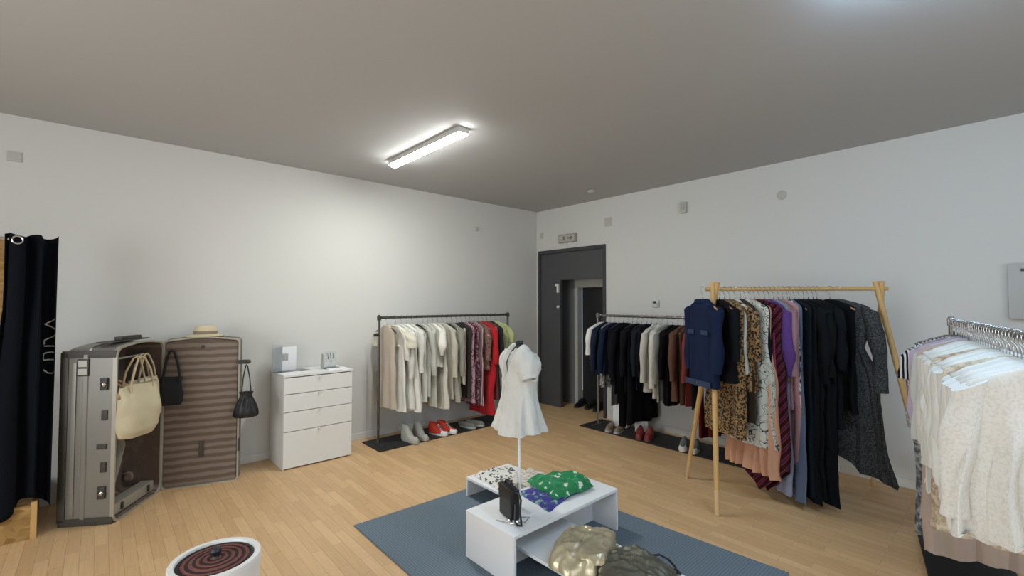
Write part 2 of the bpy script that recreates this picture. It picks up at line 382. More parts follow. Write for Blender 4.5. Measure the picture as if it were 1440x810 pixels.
# ceiling battens
def batten(x, y0, y1, strength, col, label, hw=.050, dep=.018):
    t = empty('ceiling_light', (x, (y0 + y1) / 2, CZ)); tag(t, label, 'ceiling light', 'ceiling battens')
    h = (y1 - y0) / 2
    obj('housing', box(NB(), -hw, hw, -h + .004, h - .004, -.044, 0, .004), M['plastic'], t)
    bm = NB(); n = 10
    rings = []
    for yy in (-h + .01, h - .01):
        rings.append([(-.048 * math.cos(PI * k / n) , yy, -.045 - dep * math.sin(PI * k / n)) for k in range(n + 1)])
    loft(bm, rings, True, True, True)
    obj('diffuser', bm, mat('lit_diffuser', 'ffffff', .5, emis=(col, strength)), t)
batten(2.12, 2.92, 4.11, LAMP1, (.98, 1.0, .965), 'lit white tube light on the ceiling above the chest of drawers side')
batten(2.35, -.75, .42, LAMP2, (.50, .74, 1.0), 'cool white tube light on the ceiling just above the top right of the photo', .03, .045)
batten(-1.2, -.6, .6, LAMP3, (1.0, .97, .9), 'white tube light on the ceiling behind the camera')

# ---------------------------------------------------------------- rug and low display tables
bm = NB(); q = [(1.325, .86), (2.935, .90), (2.80, 3.05), (1.325, 3.095)]
a = [bm.verts.new((x, y, 0)) for x, y in q]; b = [bm.verts.new((x, y, .009)) for x, y in q]
bm.faces.new(a[::-1]); bm.faces.new(b)
for i in range(4): bm.faces.new([a[i], a[(i + 1) % 4], b[(i + 1) % 4], b[i]])
rug = tag(obj('rug', bm, M['rug'], smooth=False), 'flat slate blue woven rug under the low white display tables', 'rug')
RZ = .009
def utable(x0, x1, y0, y1, h, along, label):
    t = empty('display_table', ((x0 + x1) / 2, (y0 + y1) / 2, RZ)); tag(t, label, 'low table', 'low white display tables')
    a, b = (x1 - x0) / 2, (y1 - y0) / 2; th = .018; h -= RZ
    obj('tabletop', box(NB(), -a, a, -b, b, h - th, h, .0015), M['whitelam'], t, False)
    if along == 'x':
        for s in (-1, 1): obj('side_panel', box(NB(), min(s * a, s * (a - th)), max(s * a, s * (a - th)), -b, b, 0, h - th, .0015), M['whitelam'], t, False)
    else:
        for s in (-1, 1): obj('side_panel', box(NB(), -a, a, min(s * b, s * (b - th)), max(s * b, s * (b - th)), 0, h - th, .0015), M['whitelam'], t, False)
    return t
utable(1.67, 2.62, 1.835, 2.268, .285, 'x', 'tallest white low table with the mannequin standing on it, on the blue rug')
utable(2.185, 2.63, 2.035, 2.965, .155, 'y', 'low white table behind the tallest one, carrying the black and white folded clothes')
utable(1.79, 2.235, 1.075, 2.025, .155, 'y', 'low white table in front, carrying the shiny gold leather piece and the olive bag')

# ---------------------------------------------------------------- folded cloth
def cloth_pile(name, quad, z, h, m, label, cat, seed=0, n=26, wr=.006, folds=3, parent=None, group=None, dome=.35, fr=9, layers=1, edge=.006):
    """quad: four corners (x,y) in order; a folded heap with wrinkles and rounded sides"""
    rnd = random.Random(seed); cx = sum(p[0] for p in quad) / 4; cy = sum(p[1] for p in quad) / 4
    Q = [Vector((p[0] - cx, p[1] - cy)) for p in quad]
    bm = NB(); top = {}; bot = {}
    for i in range(n + 1):
        for j in range(n + 1):
            u, v = i / n, j / n
            p = (Q[0] * (1 - u) + Q[1] * u) * (1 - v) + (Q[3] * (1 - u) + Q[2] * u) * v
            nz = noise.noise(Vector((p.x * 4 + seed, p.y * 4, seed * 1.7)))
            ex = noise.noise(Vector((u * 5 + seed, v * 5, 3.1))); k = 1 + edge * 4 * ex
            p = p * k
            e = min(u, 1 - u, v, 1 - v) * 2
            sq = min(1, (min(u, 1 - u) * 9)) ** .5 * min(1, (min(v, 1 - v) * 9)) ** .5
            dm = 1 - dome * ((2 * u - 1) ** 2 + (2 * v - 1) ** 2) * .5
            w_ = math.sin((p.x * fr * 2.2 + p.y * fr + nz * 3.0) * 3) * wr + noise.noise(Vector((p.x * 16, p.y * 16, seed))) * wr * 1.6 + noise.noise(Vector((p.x * 40, p.y * 40, seed))) * wr * .6
            hz = max(.0015, h * sq * dm + (w_ + wr) * sq)
            top[i, j] = bm.verts.new((p.x, p.y, hz)); 
            bot[i, j] = top[i, j] if False else None
    for i in range(n):
        for j in range(n): bm.faces.new([top[i, j], top[i + 1, j], top[i + 1, j + 1], top[i, j + 1]])
    # skirt down to the surface, then closed underneath
    ring = [(i, 0) for i in range(n)] + [(n, j) for j in range(n)] + [(i, n) for i in range(n, 0, -1)] + [(0, j) for j in range(n, 0, -1)]
    prev = [top[k] for k in ring]
    steps = max(2, layers * 2)
    low = []
    for k in ring:
        c = top[k].co; low.append(bm.verts.new((c.x * .985, c.y * .985, 0)))
    m_ = len(ring)
    for k in range(m_): bm.faces.new([prev[k], low[k], low[(k + 1) % m_], prev[(k + 1) % m_]])
    bm.faces.new(low)
    o = obj(name, bm, m, parent); o.location = (cx, cy, z)
    if not parent: tag(o, label, cat, group)
    return o
TA, TB = .285, .155
bwprint = fabric('black_white_print', 'd8d6cf', 'floral', '3a3a38', 1.6, '8d8d86')
cloth_pile('folded_blouse', [(2.20, 2.60), (2.47, 2.52), (2.56, 2.90), (2.24, 2.94)], TB, .035, bwprint, 'white blouse with black print folded on the low rear white table', 'blouse', 3, wr=.009)
cloth_pile('folded_trousers', [(2.30, 2.40), (2.60, 2.36), (2.64, 2.66), (2.40, 2.72)], TB, .05, fabric('ivory_stripes', 'cfc6b8', 'dstripe', '6c645a', 1.6, 'e2dcd0'), 'ivory and brown striped garment with loose ends folded beside the black print blouse', 'garment', 8, wr=.012)
cloth_pile('folded_scarf', [(2.20, 2.32), (2.40, 2.30), (2.42, 2.50), (2.2, 2.56)], TB, .035, fabric('olive_print', '6b6a55', 'floral', 'b9b5a2', 1.8, '2c2b26'), 'olive patterned scarf folded on the rear table behind the black box bag', 'scarf', 9, wr=.01)
# loose fringe ends of the striped garment
# green over blue
gb = cloth_pile('folded_blue_scarf', [(2.02, 1.91), (2.37, 1.98), (2.44, 2.16), (2.07, 2.25)], TA, .018, fabric('blue_print', '3c3a86', 'floral', '5a7a8c', 1.2, '8fb0a0'), 'royal blue patterned scarf lying flat under the green floral scarf', 'scarf', 12, wr=.005, edge=.03)
cloth_pile('folded_green_scarf', [(2.14, 1.96), (2.48, 1.93), (2.58, 2.14), (2.20, 2.30)], TA + .022, .04, fabric('green_print', '1d7a4a', 'floral', '2f8a5c', 1.0, 'd6dcc8'), 'green scarf with white flower print heaped on the tallest white table', 'scarf', 15, wr=.010, edge=.03)
# gold leather piece and olive bag on the front table
def blob(name, rings_fn, m, parent=None, nu=48, nv=24):
    bm = NB(); rings = []
    for j in range(nv + 1):
        rings.append([rings_fn(2 * PI * i / nu, j / nv) for i in range(nu)])
    loft(bm, rings, True, True, True); return obj(name, bm, m, parent)
def pillow(name, L_, W_, Hh, m, parent, seed, loc=(0, 0, 0), wr=.012, flat=.5, rz=0, nx=48, slots=()):
    """soft folded leather: rounded slab with pressed creases; grid top, rolled sides, flat underside"""
    bm = NB(); top = {}
    for i in range(nx + 1):
        for j in range(nx + 1):
            u = -1 + 2 * i / nx; v = -1 + 2 * j / nx
            u = math.sin(u * PI / 2) * .35 + u * .65; v = math.sin(v * PI / 2) * .35 + v * .65
            # square to rounded square
            cu = u * math.sqrt(1 - v * v * .28); cv = v * math.sqrt(1 - u * u * .28)
            x = cu * L_ / 2; y = cv * W_ / 2
            k = 1 + .09 * noise.noise(Vector((u * 2.2 + seed, v * 2.2, seed)))
            e = max(abs(u), abs(v)); prof = max(0, 1 - e ** 5) ** .45
            wx = x + .035 * noise.noise(Vector((y * 7, x * 6, seed)))
            r1 = max(0, 1 - abs(noise.noise(Vector((wx * 12 + seed, y * 5, seed)))) * 3) ** 2
            r2 = max(0, 1 - abs(noise.noise(Vector((x * 6, (y + wx) * 13 + seed, seed)))) * 3) ** 2
            big = noise.noise(Vector((x * 7 + seed, y * 7, 1.3)))
            fine = noise.noise(Vector((x * 38, y * 38 + seed, 4.1)))
            z = prof * (Hh * (1 + .28 * big - .15 * u * u) + wr * (.9 * r1 + .7 * r2 + .35 * fine)) + .002
            top[i, j] = bm.verts.new((x * k * (1 + .03 * (prof < .5)), y * k, z))
    for i in range(nx):
        for j in range(nx): bm.faces.new([top[i, j], top[i + 1, j], top[i + 1, j + 1], top[i, j + 1]])
    ring = [(i, 0) for i in range(nx)] + [(nx, j) for j in range(nx)] + [(i, nx) for i in range(nx, 0, -1)] + [(0, j) for j in range(nx, 0, -1)]
    low = [bm.verts.new((top[q_].co.x * .97, top[q_].co.y * .97, 0)) for q_ in ring]; n_ = len(ring)
    for q_ in range(n_): bm.faces.new([top[ring[q_]], low[q_], low[(q_ + 1) % n_], top[ring[(q_ + 1) % n_]]])
    bm.faces.new(low)
    o = obj(name, bm, m, parent); o.location = loc; o.rotation_euler = (0, 0, rz); return o
t = empty('leather_skirt', (1.99, 1.62, TB), math.radians(18)); tag(t, 'shiny pale gold leather garment folded on the low front white table', 'leather garment')
pillow('folded_body', .42, .30, .095, M['gold'], t, 4, wr=.014)
pillow('folded_flap', .36, .17, .045, M['gold'], t, 19, loc=(.01, -.075, .062), wr=.010, rz=.12)
bm = NB()
for k in range(2):
    pts = [(-.19 + .02 * k, -.15, .02 + .03 * k), (-.1, -.165 - .01 * k, .03 + .02 * k), (0, -.17, .025 + .022 * k), (.1, -.16, .03 + .02 * k)]
    tube(bm, pts, [.006, .012, .012, .007], 8, sy=1.6)
obj('rolled_hem', bm, M['gold'], t)
t = empty('olive_bag', (2.02, 1.31, TB), math.radians(-12)); tag(t, 'dark olive grained leather bag lying in front of the gold leather garment', 'bag')
pillow('bag_body', .34, .34, .095, M['olive'], t, 11, wr=.016)
bm = NB(); tube(bm, [(.15, .05, .05), (.20, .03, .055), (.235, 0, .035), (.23, -.05, .02), (.2, -.08, .03)], .006, 8); obj('strap', bm, M['blackleather'], t)
bm = NB()
for k in range(2):
    t2 = [(2.205 + .012 * math.cos(a) + k * .0, 1.24 - k * .05 + .018 * math.sin(a), TB + .017 + .015 * math.sin(a * 2) * .3) for a in [i * PI / 8 for i in range(17)]]
    tube(bm, [(p[0], p[1], p[2] + .0) for p in t2], .006, 8, cap=False)
tag(obj('black_belt', bm, M['blackleather']), 'small loops of black strap on the white table edge beside the olive bag', 'strap')

# black box bag standing on the tallest table
t = empty('box_bag', (1.815, 2.035, TA), math.radians(-14)); tag(t, 'black box shaped handbag standing upright beside the mannequin pole', 'handbag')
bm = NB(); box(bm, -.03, .03, -.075, .075, 0, .175, .012, 3); obj('bag_body', bm, M['blackleather'], t)
bm = NB(); box(bm, -.034, .0, -.076, .076, .09, .179, .006, 2); obj('flap', bm, M['blackleather'], t)
bm = NB(); tube(bm, [(0, .055, .175), (0, .04, .2), (0, 0, .207), (0, -.04, .2), (0, -.055, .175)], .006, 8); obj('top_handle', bm, M['blackleather'], t)
bm = NB(); tube(bm, [(.0, -.072, .16), (.01, -.095, .165), (.015, -.115, .13), (.01, -.11, .07), (.01, -.125, .02), (.0, -.15, .006), (-.02, -.135, .006), (-.02, -.105, .02), (-.01, -.09, .06), (-.005, -.08, .10)], .006, 8); obj('wrist_strap', bm, M['blackleather'], t)
bm = NB()
for (a, b, c_, dd) in ((1.72, 2.0, 1.83, 1.90), ):
    tube(bm, [(1.72, 2.04, TA + .004), (1.75, 1.95, TA + .006), (1.82, 1.91, TA + .004), (1.88, 1.93, TA + .007), (1.84, 1.98, TA + .004), (1.77, 1.99, TA + .006), (1.80, 1.93, TA + .004)], .0028, 6)
tag(obj('necklace', bm, M['chrome']), 'thin silver chain lying on the tallest table under the box bag', 'necklace')

# ---------------------------------------------------------------- garments
def g_body(prof, seed, nr=44, nz=26, fold=.012, k=5, hem=.02, bend=.02, cap=True, hemfn=None, slope=None, front_open=False):
    rnd = random.Random(seed); ph = [rnd.uniform(0, 6.28) for _ in range(6)]; kk = k + rnd.uniform(-.8, .8)
    zt, zb = prof[0][0], prof[-1][0]; bm = NB(); rings = []
    zs = []
    for a, b in zip(prof, prof[1:]):
        n = max(1, round(nz * (a[0] - b[0]) / (zt - zb)))
        zs += [lerp(a[0], b[0], i / n) for i in range(n)]
    zs.append(zb)
    bnd = rnd.uniform(-bend, bend); tw = rnd.uniform(-.5, .5)
    for z in zs:
        s = (zt - z) / (zt - zb); w_, t_ = interp(prof, z); f = fold * smooth01((s - .06) / .5) * (0.6 + .8 * s)
        ring = []
        for i in range(nr):
            a = 2 * PI * i / nr; ca, sa = math.cos(a), math.sin(a)
            x = w_ * math.copysign(abs(ca) ** .85, ca); y = t_ * math.copysign(abs(sa) ** .75, sa)
            xn = x / max(w_, .01); side = 0 if sa >= 0 else 2
            dy = f * (math.sin(kk * xn * 2.2 + ph[side] + tw * s * 2) + .5 * math.sin(kk * 2.1 * xn + ph[side + 1] - s))
            # soft noise creases
            nz_ = noise.noise(Vector((x * 9 + seed, y * 9, z * 3.5))); nz2 = noise.noise(Vector((x * 20, y * 20 + seed, z * 11)))
            y += dy * (1 if abs(sa) > .02 else .6) + nz_ * f * 1.2 + nz2 * .003 + bnd * (xn * xn) * s
            x += nz_ * f * 1.5 + nz2 * .003 + f * .6 * math.sin(5 * s + ph[4])
            zz = z
            if s > .75: zz += (hem * noise.noise(Vector((xn * 1.6 + seed, (1 if sa > 0 else -1) * .6, seed))) + (hemfn(xn) if hemfn else 0)) * (s - .75) * 4
            ring.append((x, y, zz))
        rings.append(ring)
    # turned-in hem so the lower edge has thickness
    last = rings[-1]; rings.append([(p[0] * .93, p[1] * .8, p[2] + .012) for p in last])
    loft(bm, rings, True, cap, False)
    return bm
def g_sleeve(s, ws, z0, ln, seed, r0=.055, r1=.036, out=.04, ty=.0, puff=0, flat=.55):
    rnd = random.Random(seed * 7 + s); n = 12; rings = []
    q0 = rnd.uniform(-.02, .02)
    for i in range(n + 1):
        t = i / n
        cx = s * (ws * .93 + out * math.sin(min(1, t * 1.4) * PI / 2)); cz = z0 - ln * t
        if t < .25: cz = z0 - ln * t
        r = lerp(r0, r1, t) + puff * math.sin(PI * min(1, t)) + .006 * math.sin(9 * t + seed)
        ring = []
        for k_ in range(14):
            a = 2 * PI * k_ / 14
            x = cx + r * math.cos(a); y = ty * t + q0 * t + r * flat * 1.3 * math.sin(a)
            nn = noise.noise(Vector((x * 14 + seed, y * 14, cz * 9))) * .010
            ring.append((x + nn, y + nn, cz + (.5 * r * -math.cos(a) * s * (1 - t))))
        rings.append(ring)
    last = rings[-1]; c = Vector(last[0]) * 0
    for p in last: c += Vector(p)
    c /= len(last)
    rings.append([tuple(c + (Vector(p) - c) * .75 + Vector((0, 0, .01))) for p in last])
    bm = NB(); loft(bm, rings, True, True, False); return bm
def g_collar(wn=.07, z=-.115, h=.035):
    bm = NB(); rings = []
    for j, (dr, dz) in enumerate([(0, 0), (-.006, h), (.012, h * .9), (.02, h * .15)]):
        rings.append([((wn + dr) * math.cos(a), (.038 + dr * .6) * math.sin(a), z + dz - .03 * max(0, -math.sin(a)) ) for a in [2 * PI * k / 20 for k in range(20)]])
    loft(bm, rings); return bm
def g_straps(ws, z0, z1):
    bm = NB()
    for s in (-1, 1):
        for y in (-.02, .02): tube(bm, [(s * ws * .75, 0, z0), (s * ws * .72, y, lerp(z0, z1, .5)), (s * ws * .7, y * 1.3, z1 - .01)], .006, 6)
    return bm
HOOKZ = .018
def hanger_meshes():
    out = {}
    bm = NB(); pts = []
    for i in range(13):
        a = math.radians(-20 + 210 * i / 12); pts.append((.0205 * math.cos(a), 0, .0205 * math.sin(a)))
    pts = pts[::-1]; pts = [(p[0], p[1], p[2]) for p in pts]
    path = [(-x, y, z) for x, y, z in pts] if False else pts
    # end of the arc at angle -20deg runs down into the neck
    path = pts + [(.016, 0, -.022), (.004, 0, -.036), (0, 0, -.05), (0, 0, -.085)]
    tube(bm, path, .0022, 6)
    out['hook'] = bm
    bm = NB(); n = 14; rings = []
    for i in range(n + 1):
        t = -1 + 2 * i / n; x = t * .185; z = -.094 - .055 * abs(t) ** 1.3 - .012 * t * t
        hh = .016 - .006 * abs(t); y = .012 * t * t
        rings.append([(x, y - .006, z - hh / 2), (x, y + .006, z - hh / 2), (x, y + .006, z + hh / 2), (x, y - .006, z + hh / 2)])
    loft(bm, rings, True, True, True); out['bar'] = bm
    bm = NB(); tube(bm, [(0, 0, -.085), (-.09, 0, -.115), (-.2, 0, -.15), (-.19, 0, -.156), (0, 0, -.156), (.19, 0, -.156), (.2, 0, -.15), (.09, 0, -.115), (0, 0, -.085)], .005, 6); out['wire'] = bm
    return out
HM = hanger_meshes()
def to_me(name, bm, m):
    bmesh.ops.recalc_face_normals(bm, faces=bm.faces)
    me = bpy.data.meshes.new(name); bm.to_mesh(me); bm.free(); me.materials.append(m)
    me.polygons.foreach_set('use_smooth', [True] * len(me.polygons)); return me
hook_me = to_me('hanger_hook', HM['hook'], M['chrome'])
bar_w = to_me('hanger_shoulder_bar', HM['bar'], M['hangerwood'])
bar_b = bar_w.copy(); bar_b.materials[0] = M['blackplastic']
bar_l = bar_w.copy(); bar_l.materials[0] = M['whiteplastic']
wire_b = to_me('hanger_wire_frame', HM['wire'], M['blackplastic'])
BAR = {'wood': (bar_w, 'wooden'), 'black': (bar_b, 'black'), 'white': (bar_l, 'white'), 'wire': (wire_b, 'black wire')}
def link(name, me, parent): 
    o = bpy.data.objects.new(name, me); C.objects.link(o); o.parent = parent; return o
def hanger(kind, pos, rz, label, group, tilt=0):
    t = empty('coat_hanger', pos, rz, label, 'hanger', group); t.rotation_euler = (tilt, 0, rz)
    link('hook', hook_me, t); link('shoulder_bar', BAR[kind][0], t); return t
def profile(kind, ws, zb, flare, th, waist):
    """list of (z, half width, half thickness)"""
    if kind in ('shirt', 'jacket', 'blouse', 'dress', 'coat'):
        z1 = -.185; z1 = -.172; p = [(-.082, .035, .016), (-.092, .062, .024), (-.108, ws * .55, th * .85), (-.128, ws * .82, th * .95), (-.145, ws * .95, th), (z1, ws, th)]
        p += [(-.30, ws * .97, th * 1.05), (max(-.45, (z1 + zb) / 2 + .02), ws * waist, th * .95)]
        if kind in ('dress', 'coat') and zb < -.7: p += [(-.62, ws * (waist + flare) / 2, th * 1.1)]
        p += [(zb, ws * flare, th * 1.25)]
        return p
    if kind == 'top':      # narrow straps, body starts lower
        p = [(-.20, ws * .62, th * .8), (-.24, ws * .78, th), (-.42, ws * waist, th)]
        if zb < -.7: p += [(-.6, ws * (waist + flare) / 2, th)]
        return p + [(zb, ws * flare, th * 1.3)]
    if kind == 'skirt': return [(-.135, ws * .8, .02), (-.17, ws * .84, .026), (-.3, ws * .95, th), (zb, ws * flare, th * 1.3)]
    if kind == 'trousers': return [(-.145, ws * .55, .014), (-.16, ws * .56, .02), (-.4, ws * .58, th * .8), (zb, ws * .62 * flare, th * .9)]
CAT = {'shirt': 'shirt', 'jacket': 'jacket', 'blouse': 'blouse', 'dress': 'dress', 'coat': 'coat', 'top': 'top', 'skirt': 'skirt', 'trousers': 'trousers'}
def garment(name, kind, pos, rz, m, zb, label, group, seed, ws=.20, flare=1.0, th=.026, waist=.94, sleeve=0, fold=.008, k=5,
            collar=False, hang='black', tilt=0, hemfn=None, sl=None, hem=.02, hang_label=None, hang_group=None, cat=None, bend=.02, sleeves_m=None, cuff=None):
    t = empty(name, pos, rz, label, cat or CAT[kind], group); t.rotation_euler = (tilt, 0, rz)
    prof = profile(kind, ws, zb, flare, th, waist)
    body = obj({'trousers': 'legs', 'skirt': 'skirt_panel'}.get(kind, 'body'), g_body(prof, seed, fold=fold, k=k, hem=hem, hemfn=hemfn, bend=bend), m, t)
    if sleeve:
        s_ = sl or {}
        for s in (-1, 1): obj('sleeve', g_sleeve(s, ws, -.155, sleeve, seed, **s_), sleeves_m or m, t)
    if kind == 'top': obj('straps', g_straps(ws, -.135, -.20), m, t)
    if kind in ('skirt', 'trousers'): 
        pass
    if collar: obj('collar', g_collar(), m, t)
    if hang: hanger(hang, pos, rz, hang_label, hang_group, tilt)
    return t

# ---------------------------------------------------------------- straight steel clothes rails
def clothes_rail(p0, p1, z, label, m=M['steel'], depth=.36, post_r=.014, overhang=0):
    p0 = Vector(p0); p1 = Vector(p1); mid = (p0 + p1) / 2; ang = math.atan2(p1.y - p0.y, p1.x - p0.x); L_ = (p1 - p0).length / 2
    t = empty('clothes_rail', (mid.x, mid.y, 0), ang); tag(t, label, 'clothes rail')
    for s in (-1, 1):
        bm = NB(); tube(bm, [(s * L_, 0, .014), (s * L_, 0, z + .03)], post_r, 12); box(bm, s * L_ - .018, s * L_ + .018, -.018, .018, z - .03, z + .02, .004); obj('post', bm, m, t)
        bm = NB(); tube(bm, [(s * L_, -.13, .016), (s * L_, .13, .016)], .010, 10)
        obj('foot_bar', bm, m, t)
    bm = NB(); tube(bm, [(-L_, 0, z), (L_, 0, z)], .0145, 12); obj('top_rail', bm, m, t)
    return t
def board(c, ang, L_, W_, label):
    bm = NB(); box(bm, -L_ / 2, L_ / 2, -W_ / 2, W_ / 2, 0, .012, .002); o = obj('base_board', bm, M['rubbermat'], None, False); o.location = (c[0], c[1], 0); o.rotation_euler = (0, 0, ang)
    return tag(o, label, 'base board')

# === rail along the back wall
ZR = 1.375
ry = 4.63
clothes_rail((2.24, ry), (4.10, ry), ZR, 'dark metal clothes rail with light garments beside the white chest of drawers', M['gunmetal'])
for p in (1,):
    bm = NB(); tube(bm, [(2.235, ry - .0, 1.19), (2.185, ry - .0, 1.19)], .018, 10); tag(obj('hook_knob', bm, M['darkplastic']), 'small black knob on the left post of the light garments rail', 'knob')
board((3.18, ry), 0, 2.05, .43, 'long black board on the floor under the light garments rail by the back wall')
W_ = lambda h: fabric('cloth_' + h, h)
light = [
 # name kind hex/material zbottom(abs) ws flare sleeve extra
 ('blouse', 'blouse', W_('cfcab8'), 1.06, 'cream wide sleeved short blouse', dict(ws=.215, flare=1.15, sleeve=.17, rz=14, sl=dict(r0=.085, r1=.08, out=.05))),
 ('dress', 'dress', W_('bdb0a0'), .40, 'pale beige rose long dress', dict(flare=1.1, ws=.15, rz=8)),
 ('dress', 'dress', W_('dcdcd4'), .36, 'white cotton midi dress', dict(flare=1.15, sleeve=.3)),
 ('shirt', 'shirt', W_('d5d5cd'), .38, 'white long shirt dress', dict(flare=1.2, sleeve=.5)),
 ('dress', 'dress', W_('e0e0d8'), .33, 'bright white flared dress', dict(flare=1.25)),
 ('dress', 'dress', W_('d2d2c8'), .38, 'off white sleeved dress', dict(flare=1.1, sleeve=.45)),
 ('trousers', 'trousers', W_('dadad2'), .42, 'white straight trousers', dict(ws=.3)),
 ('blouse', 'blouse', W_('b4b5ac'), .48, 'pale grey tunic', dict(flare=1.05, sleeve=.5)),
 ('dress', 'dress', W_('c0c0b4'), .36, 'pale sage dress', dict(flare=1.1)),
 ('blouse', 'blouse', W_('e2e0d8'), .80, 'white ruffled blouse', dict(flare=1.1, sleeve=.28, sl=dict(puff=.02), fold=.016)),
 ('dress', 'dress', W_('cbc8bb'), .31, 'off white pleated dress', dict(flare=1.2, k=9, fold=.011)),
 ('coat', 'coat', W_('b9b5a5'), .40, 'beige linen coat', dict(sleeve=.55)),
 ('trousers', 'trousers', W_('a5a396'), .36, 'taupe trousers', dict(ws=.34)),
 ('coat', 'coat', W_('8b897c'), .42, 'grey green light coat', dict(sleeve=.55)),
 ('trousers', 'trousers', W_('d3cfc0'), .56, 'cream trousers', dict(ws=.34)),
 ('dress', 'dress', W_('3a3432'), .38, 'dark brown dress', dict()),
 ('dress', 'dress', fabric('rose_print', 'a98890', 'floral', '5a2f3c', 1.3, 'd2bcc0'), .32, 'rose grey floral dress', dict(flare=1.1, hang='wood')),
 ('dress', 'dress', fabric('plum_print', '5c2f40', 'floral', 'a68a94', 1.5, '261a20'), .28, 'plum and black floral dress', dict(flare=1.1, hang='wood')),
 ('dress', 'dress', fabric('pink_stripe', 'b59a9c', 'vstripe', '7e5a66', 1.6), .27, 'pale pink striped long dress', dict(flare=1.1, hang='wood')),
 ('blouse', 'blouse', fabric('brown_print', '7c5a50', 'floral', '3c2c2a', 1.6, 'b0907e'), .70, 'brown patterned blouse', dict(sleeve=.4, hang='wood')),
 ('dress', 'dress', W_('b01a24'), .13, 'bright red long dress', dict(flare=1.1, hang='wood', ws=.23, fold=.016, sleeve=.45)),
 ('dress', 'dress', W_('7c3a38'), .30, 'brick red dress', dict(hang='wood')),
 ('coat', 'coat', W_('2a2f34'), .30, 'charcoal coat', dict(sleeve=.5, hang='wood')),
 ('blouse', 'blouse', W_('b8c08a'), .75, 'pale lime green blouse', dict(rz=30, ws=.2, sleeve=.2, hang='white')),
]
ORD = ['first', 'second', 'third', 'fourth', 'fifth', 'sixth', 'seventh', 'eighth', 'ninth', 'tenth', 'eleventh', 'twelfth', 'thirteenth', 'fourteenth', 'fifteenth', 'sixteenth', 'seventeenth', 'eighteenth', 'nineteenth', 'twentieth',
       'twenty-first', 'twenty-second', 'twenty-third', 'twenty-fourth', 'twenty-fifth', 'twenty-sixth', 'twenty-seventh', 'twenty-eighth', 'twenty-ninth', 'thirtieth', 'thirty-first', 'thirty-second', 'thirty-third', 'thirty-fourth', 'thirty-fifth']
def hang_row(rows, pos_fn, rz0, railz, where, group, seed0, default='black', yaw=7, desc_side='from the left'):
    rnd = random.Random(seed0)
    for i, (nm, kind, m, zb, desc, ex) in enumerate(rows):
        ex = dict(ex); h = ex.pop('hang', default); extra = math.radians(ex.pop('rz', rnd.uniform(-yaw, yaw))); s = ex.pop('x', None); s = i if s is None else s
        ex.pop('dx', None); off = ex.pop('off', 0)
        p = pos_fn(i, s); sd = seed0 + i
        th = ex.pop('th', .024)
        lab = f'{desc}, {ORD[i]} {desc_side} on {where}'
        hl = f'{BAR[h][1]} hanger, {ORD[i]} {desc_side} on {where}'
        garment(nm, kind, (p[0], p[1], railz), rz0 + extra, m, zb - railz, lab, group, sd, th=th, hang=h, hang_label=hl, hang_group='hangers on ' + where, **ex)
def posL(i, s):
    x = (2.425 if i == 0 else 2.33 if i == 1 else 2.30 + i * .0685)
    return (x, ry)
hang_row(light, posL, PI / 2, ZR, 'the back wall rail', 'light garments on the back wall rail', 100, 'black')

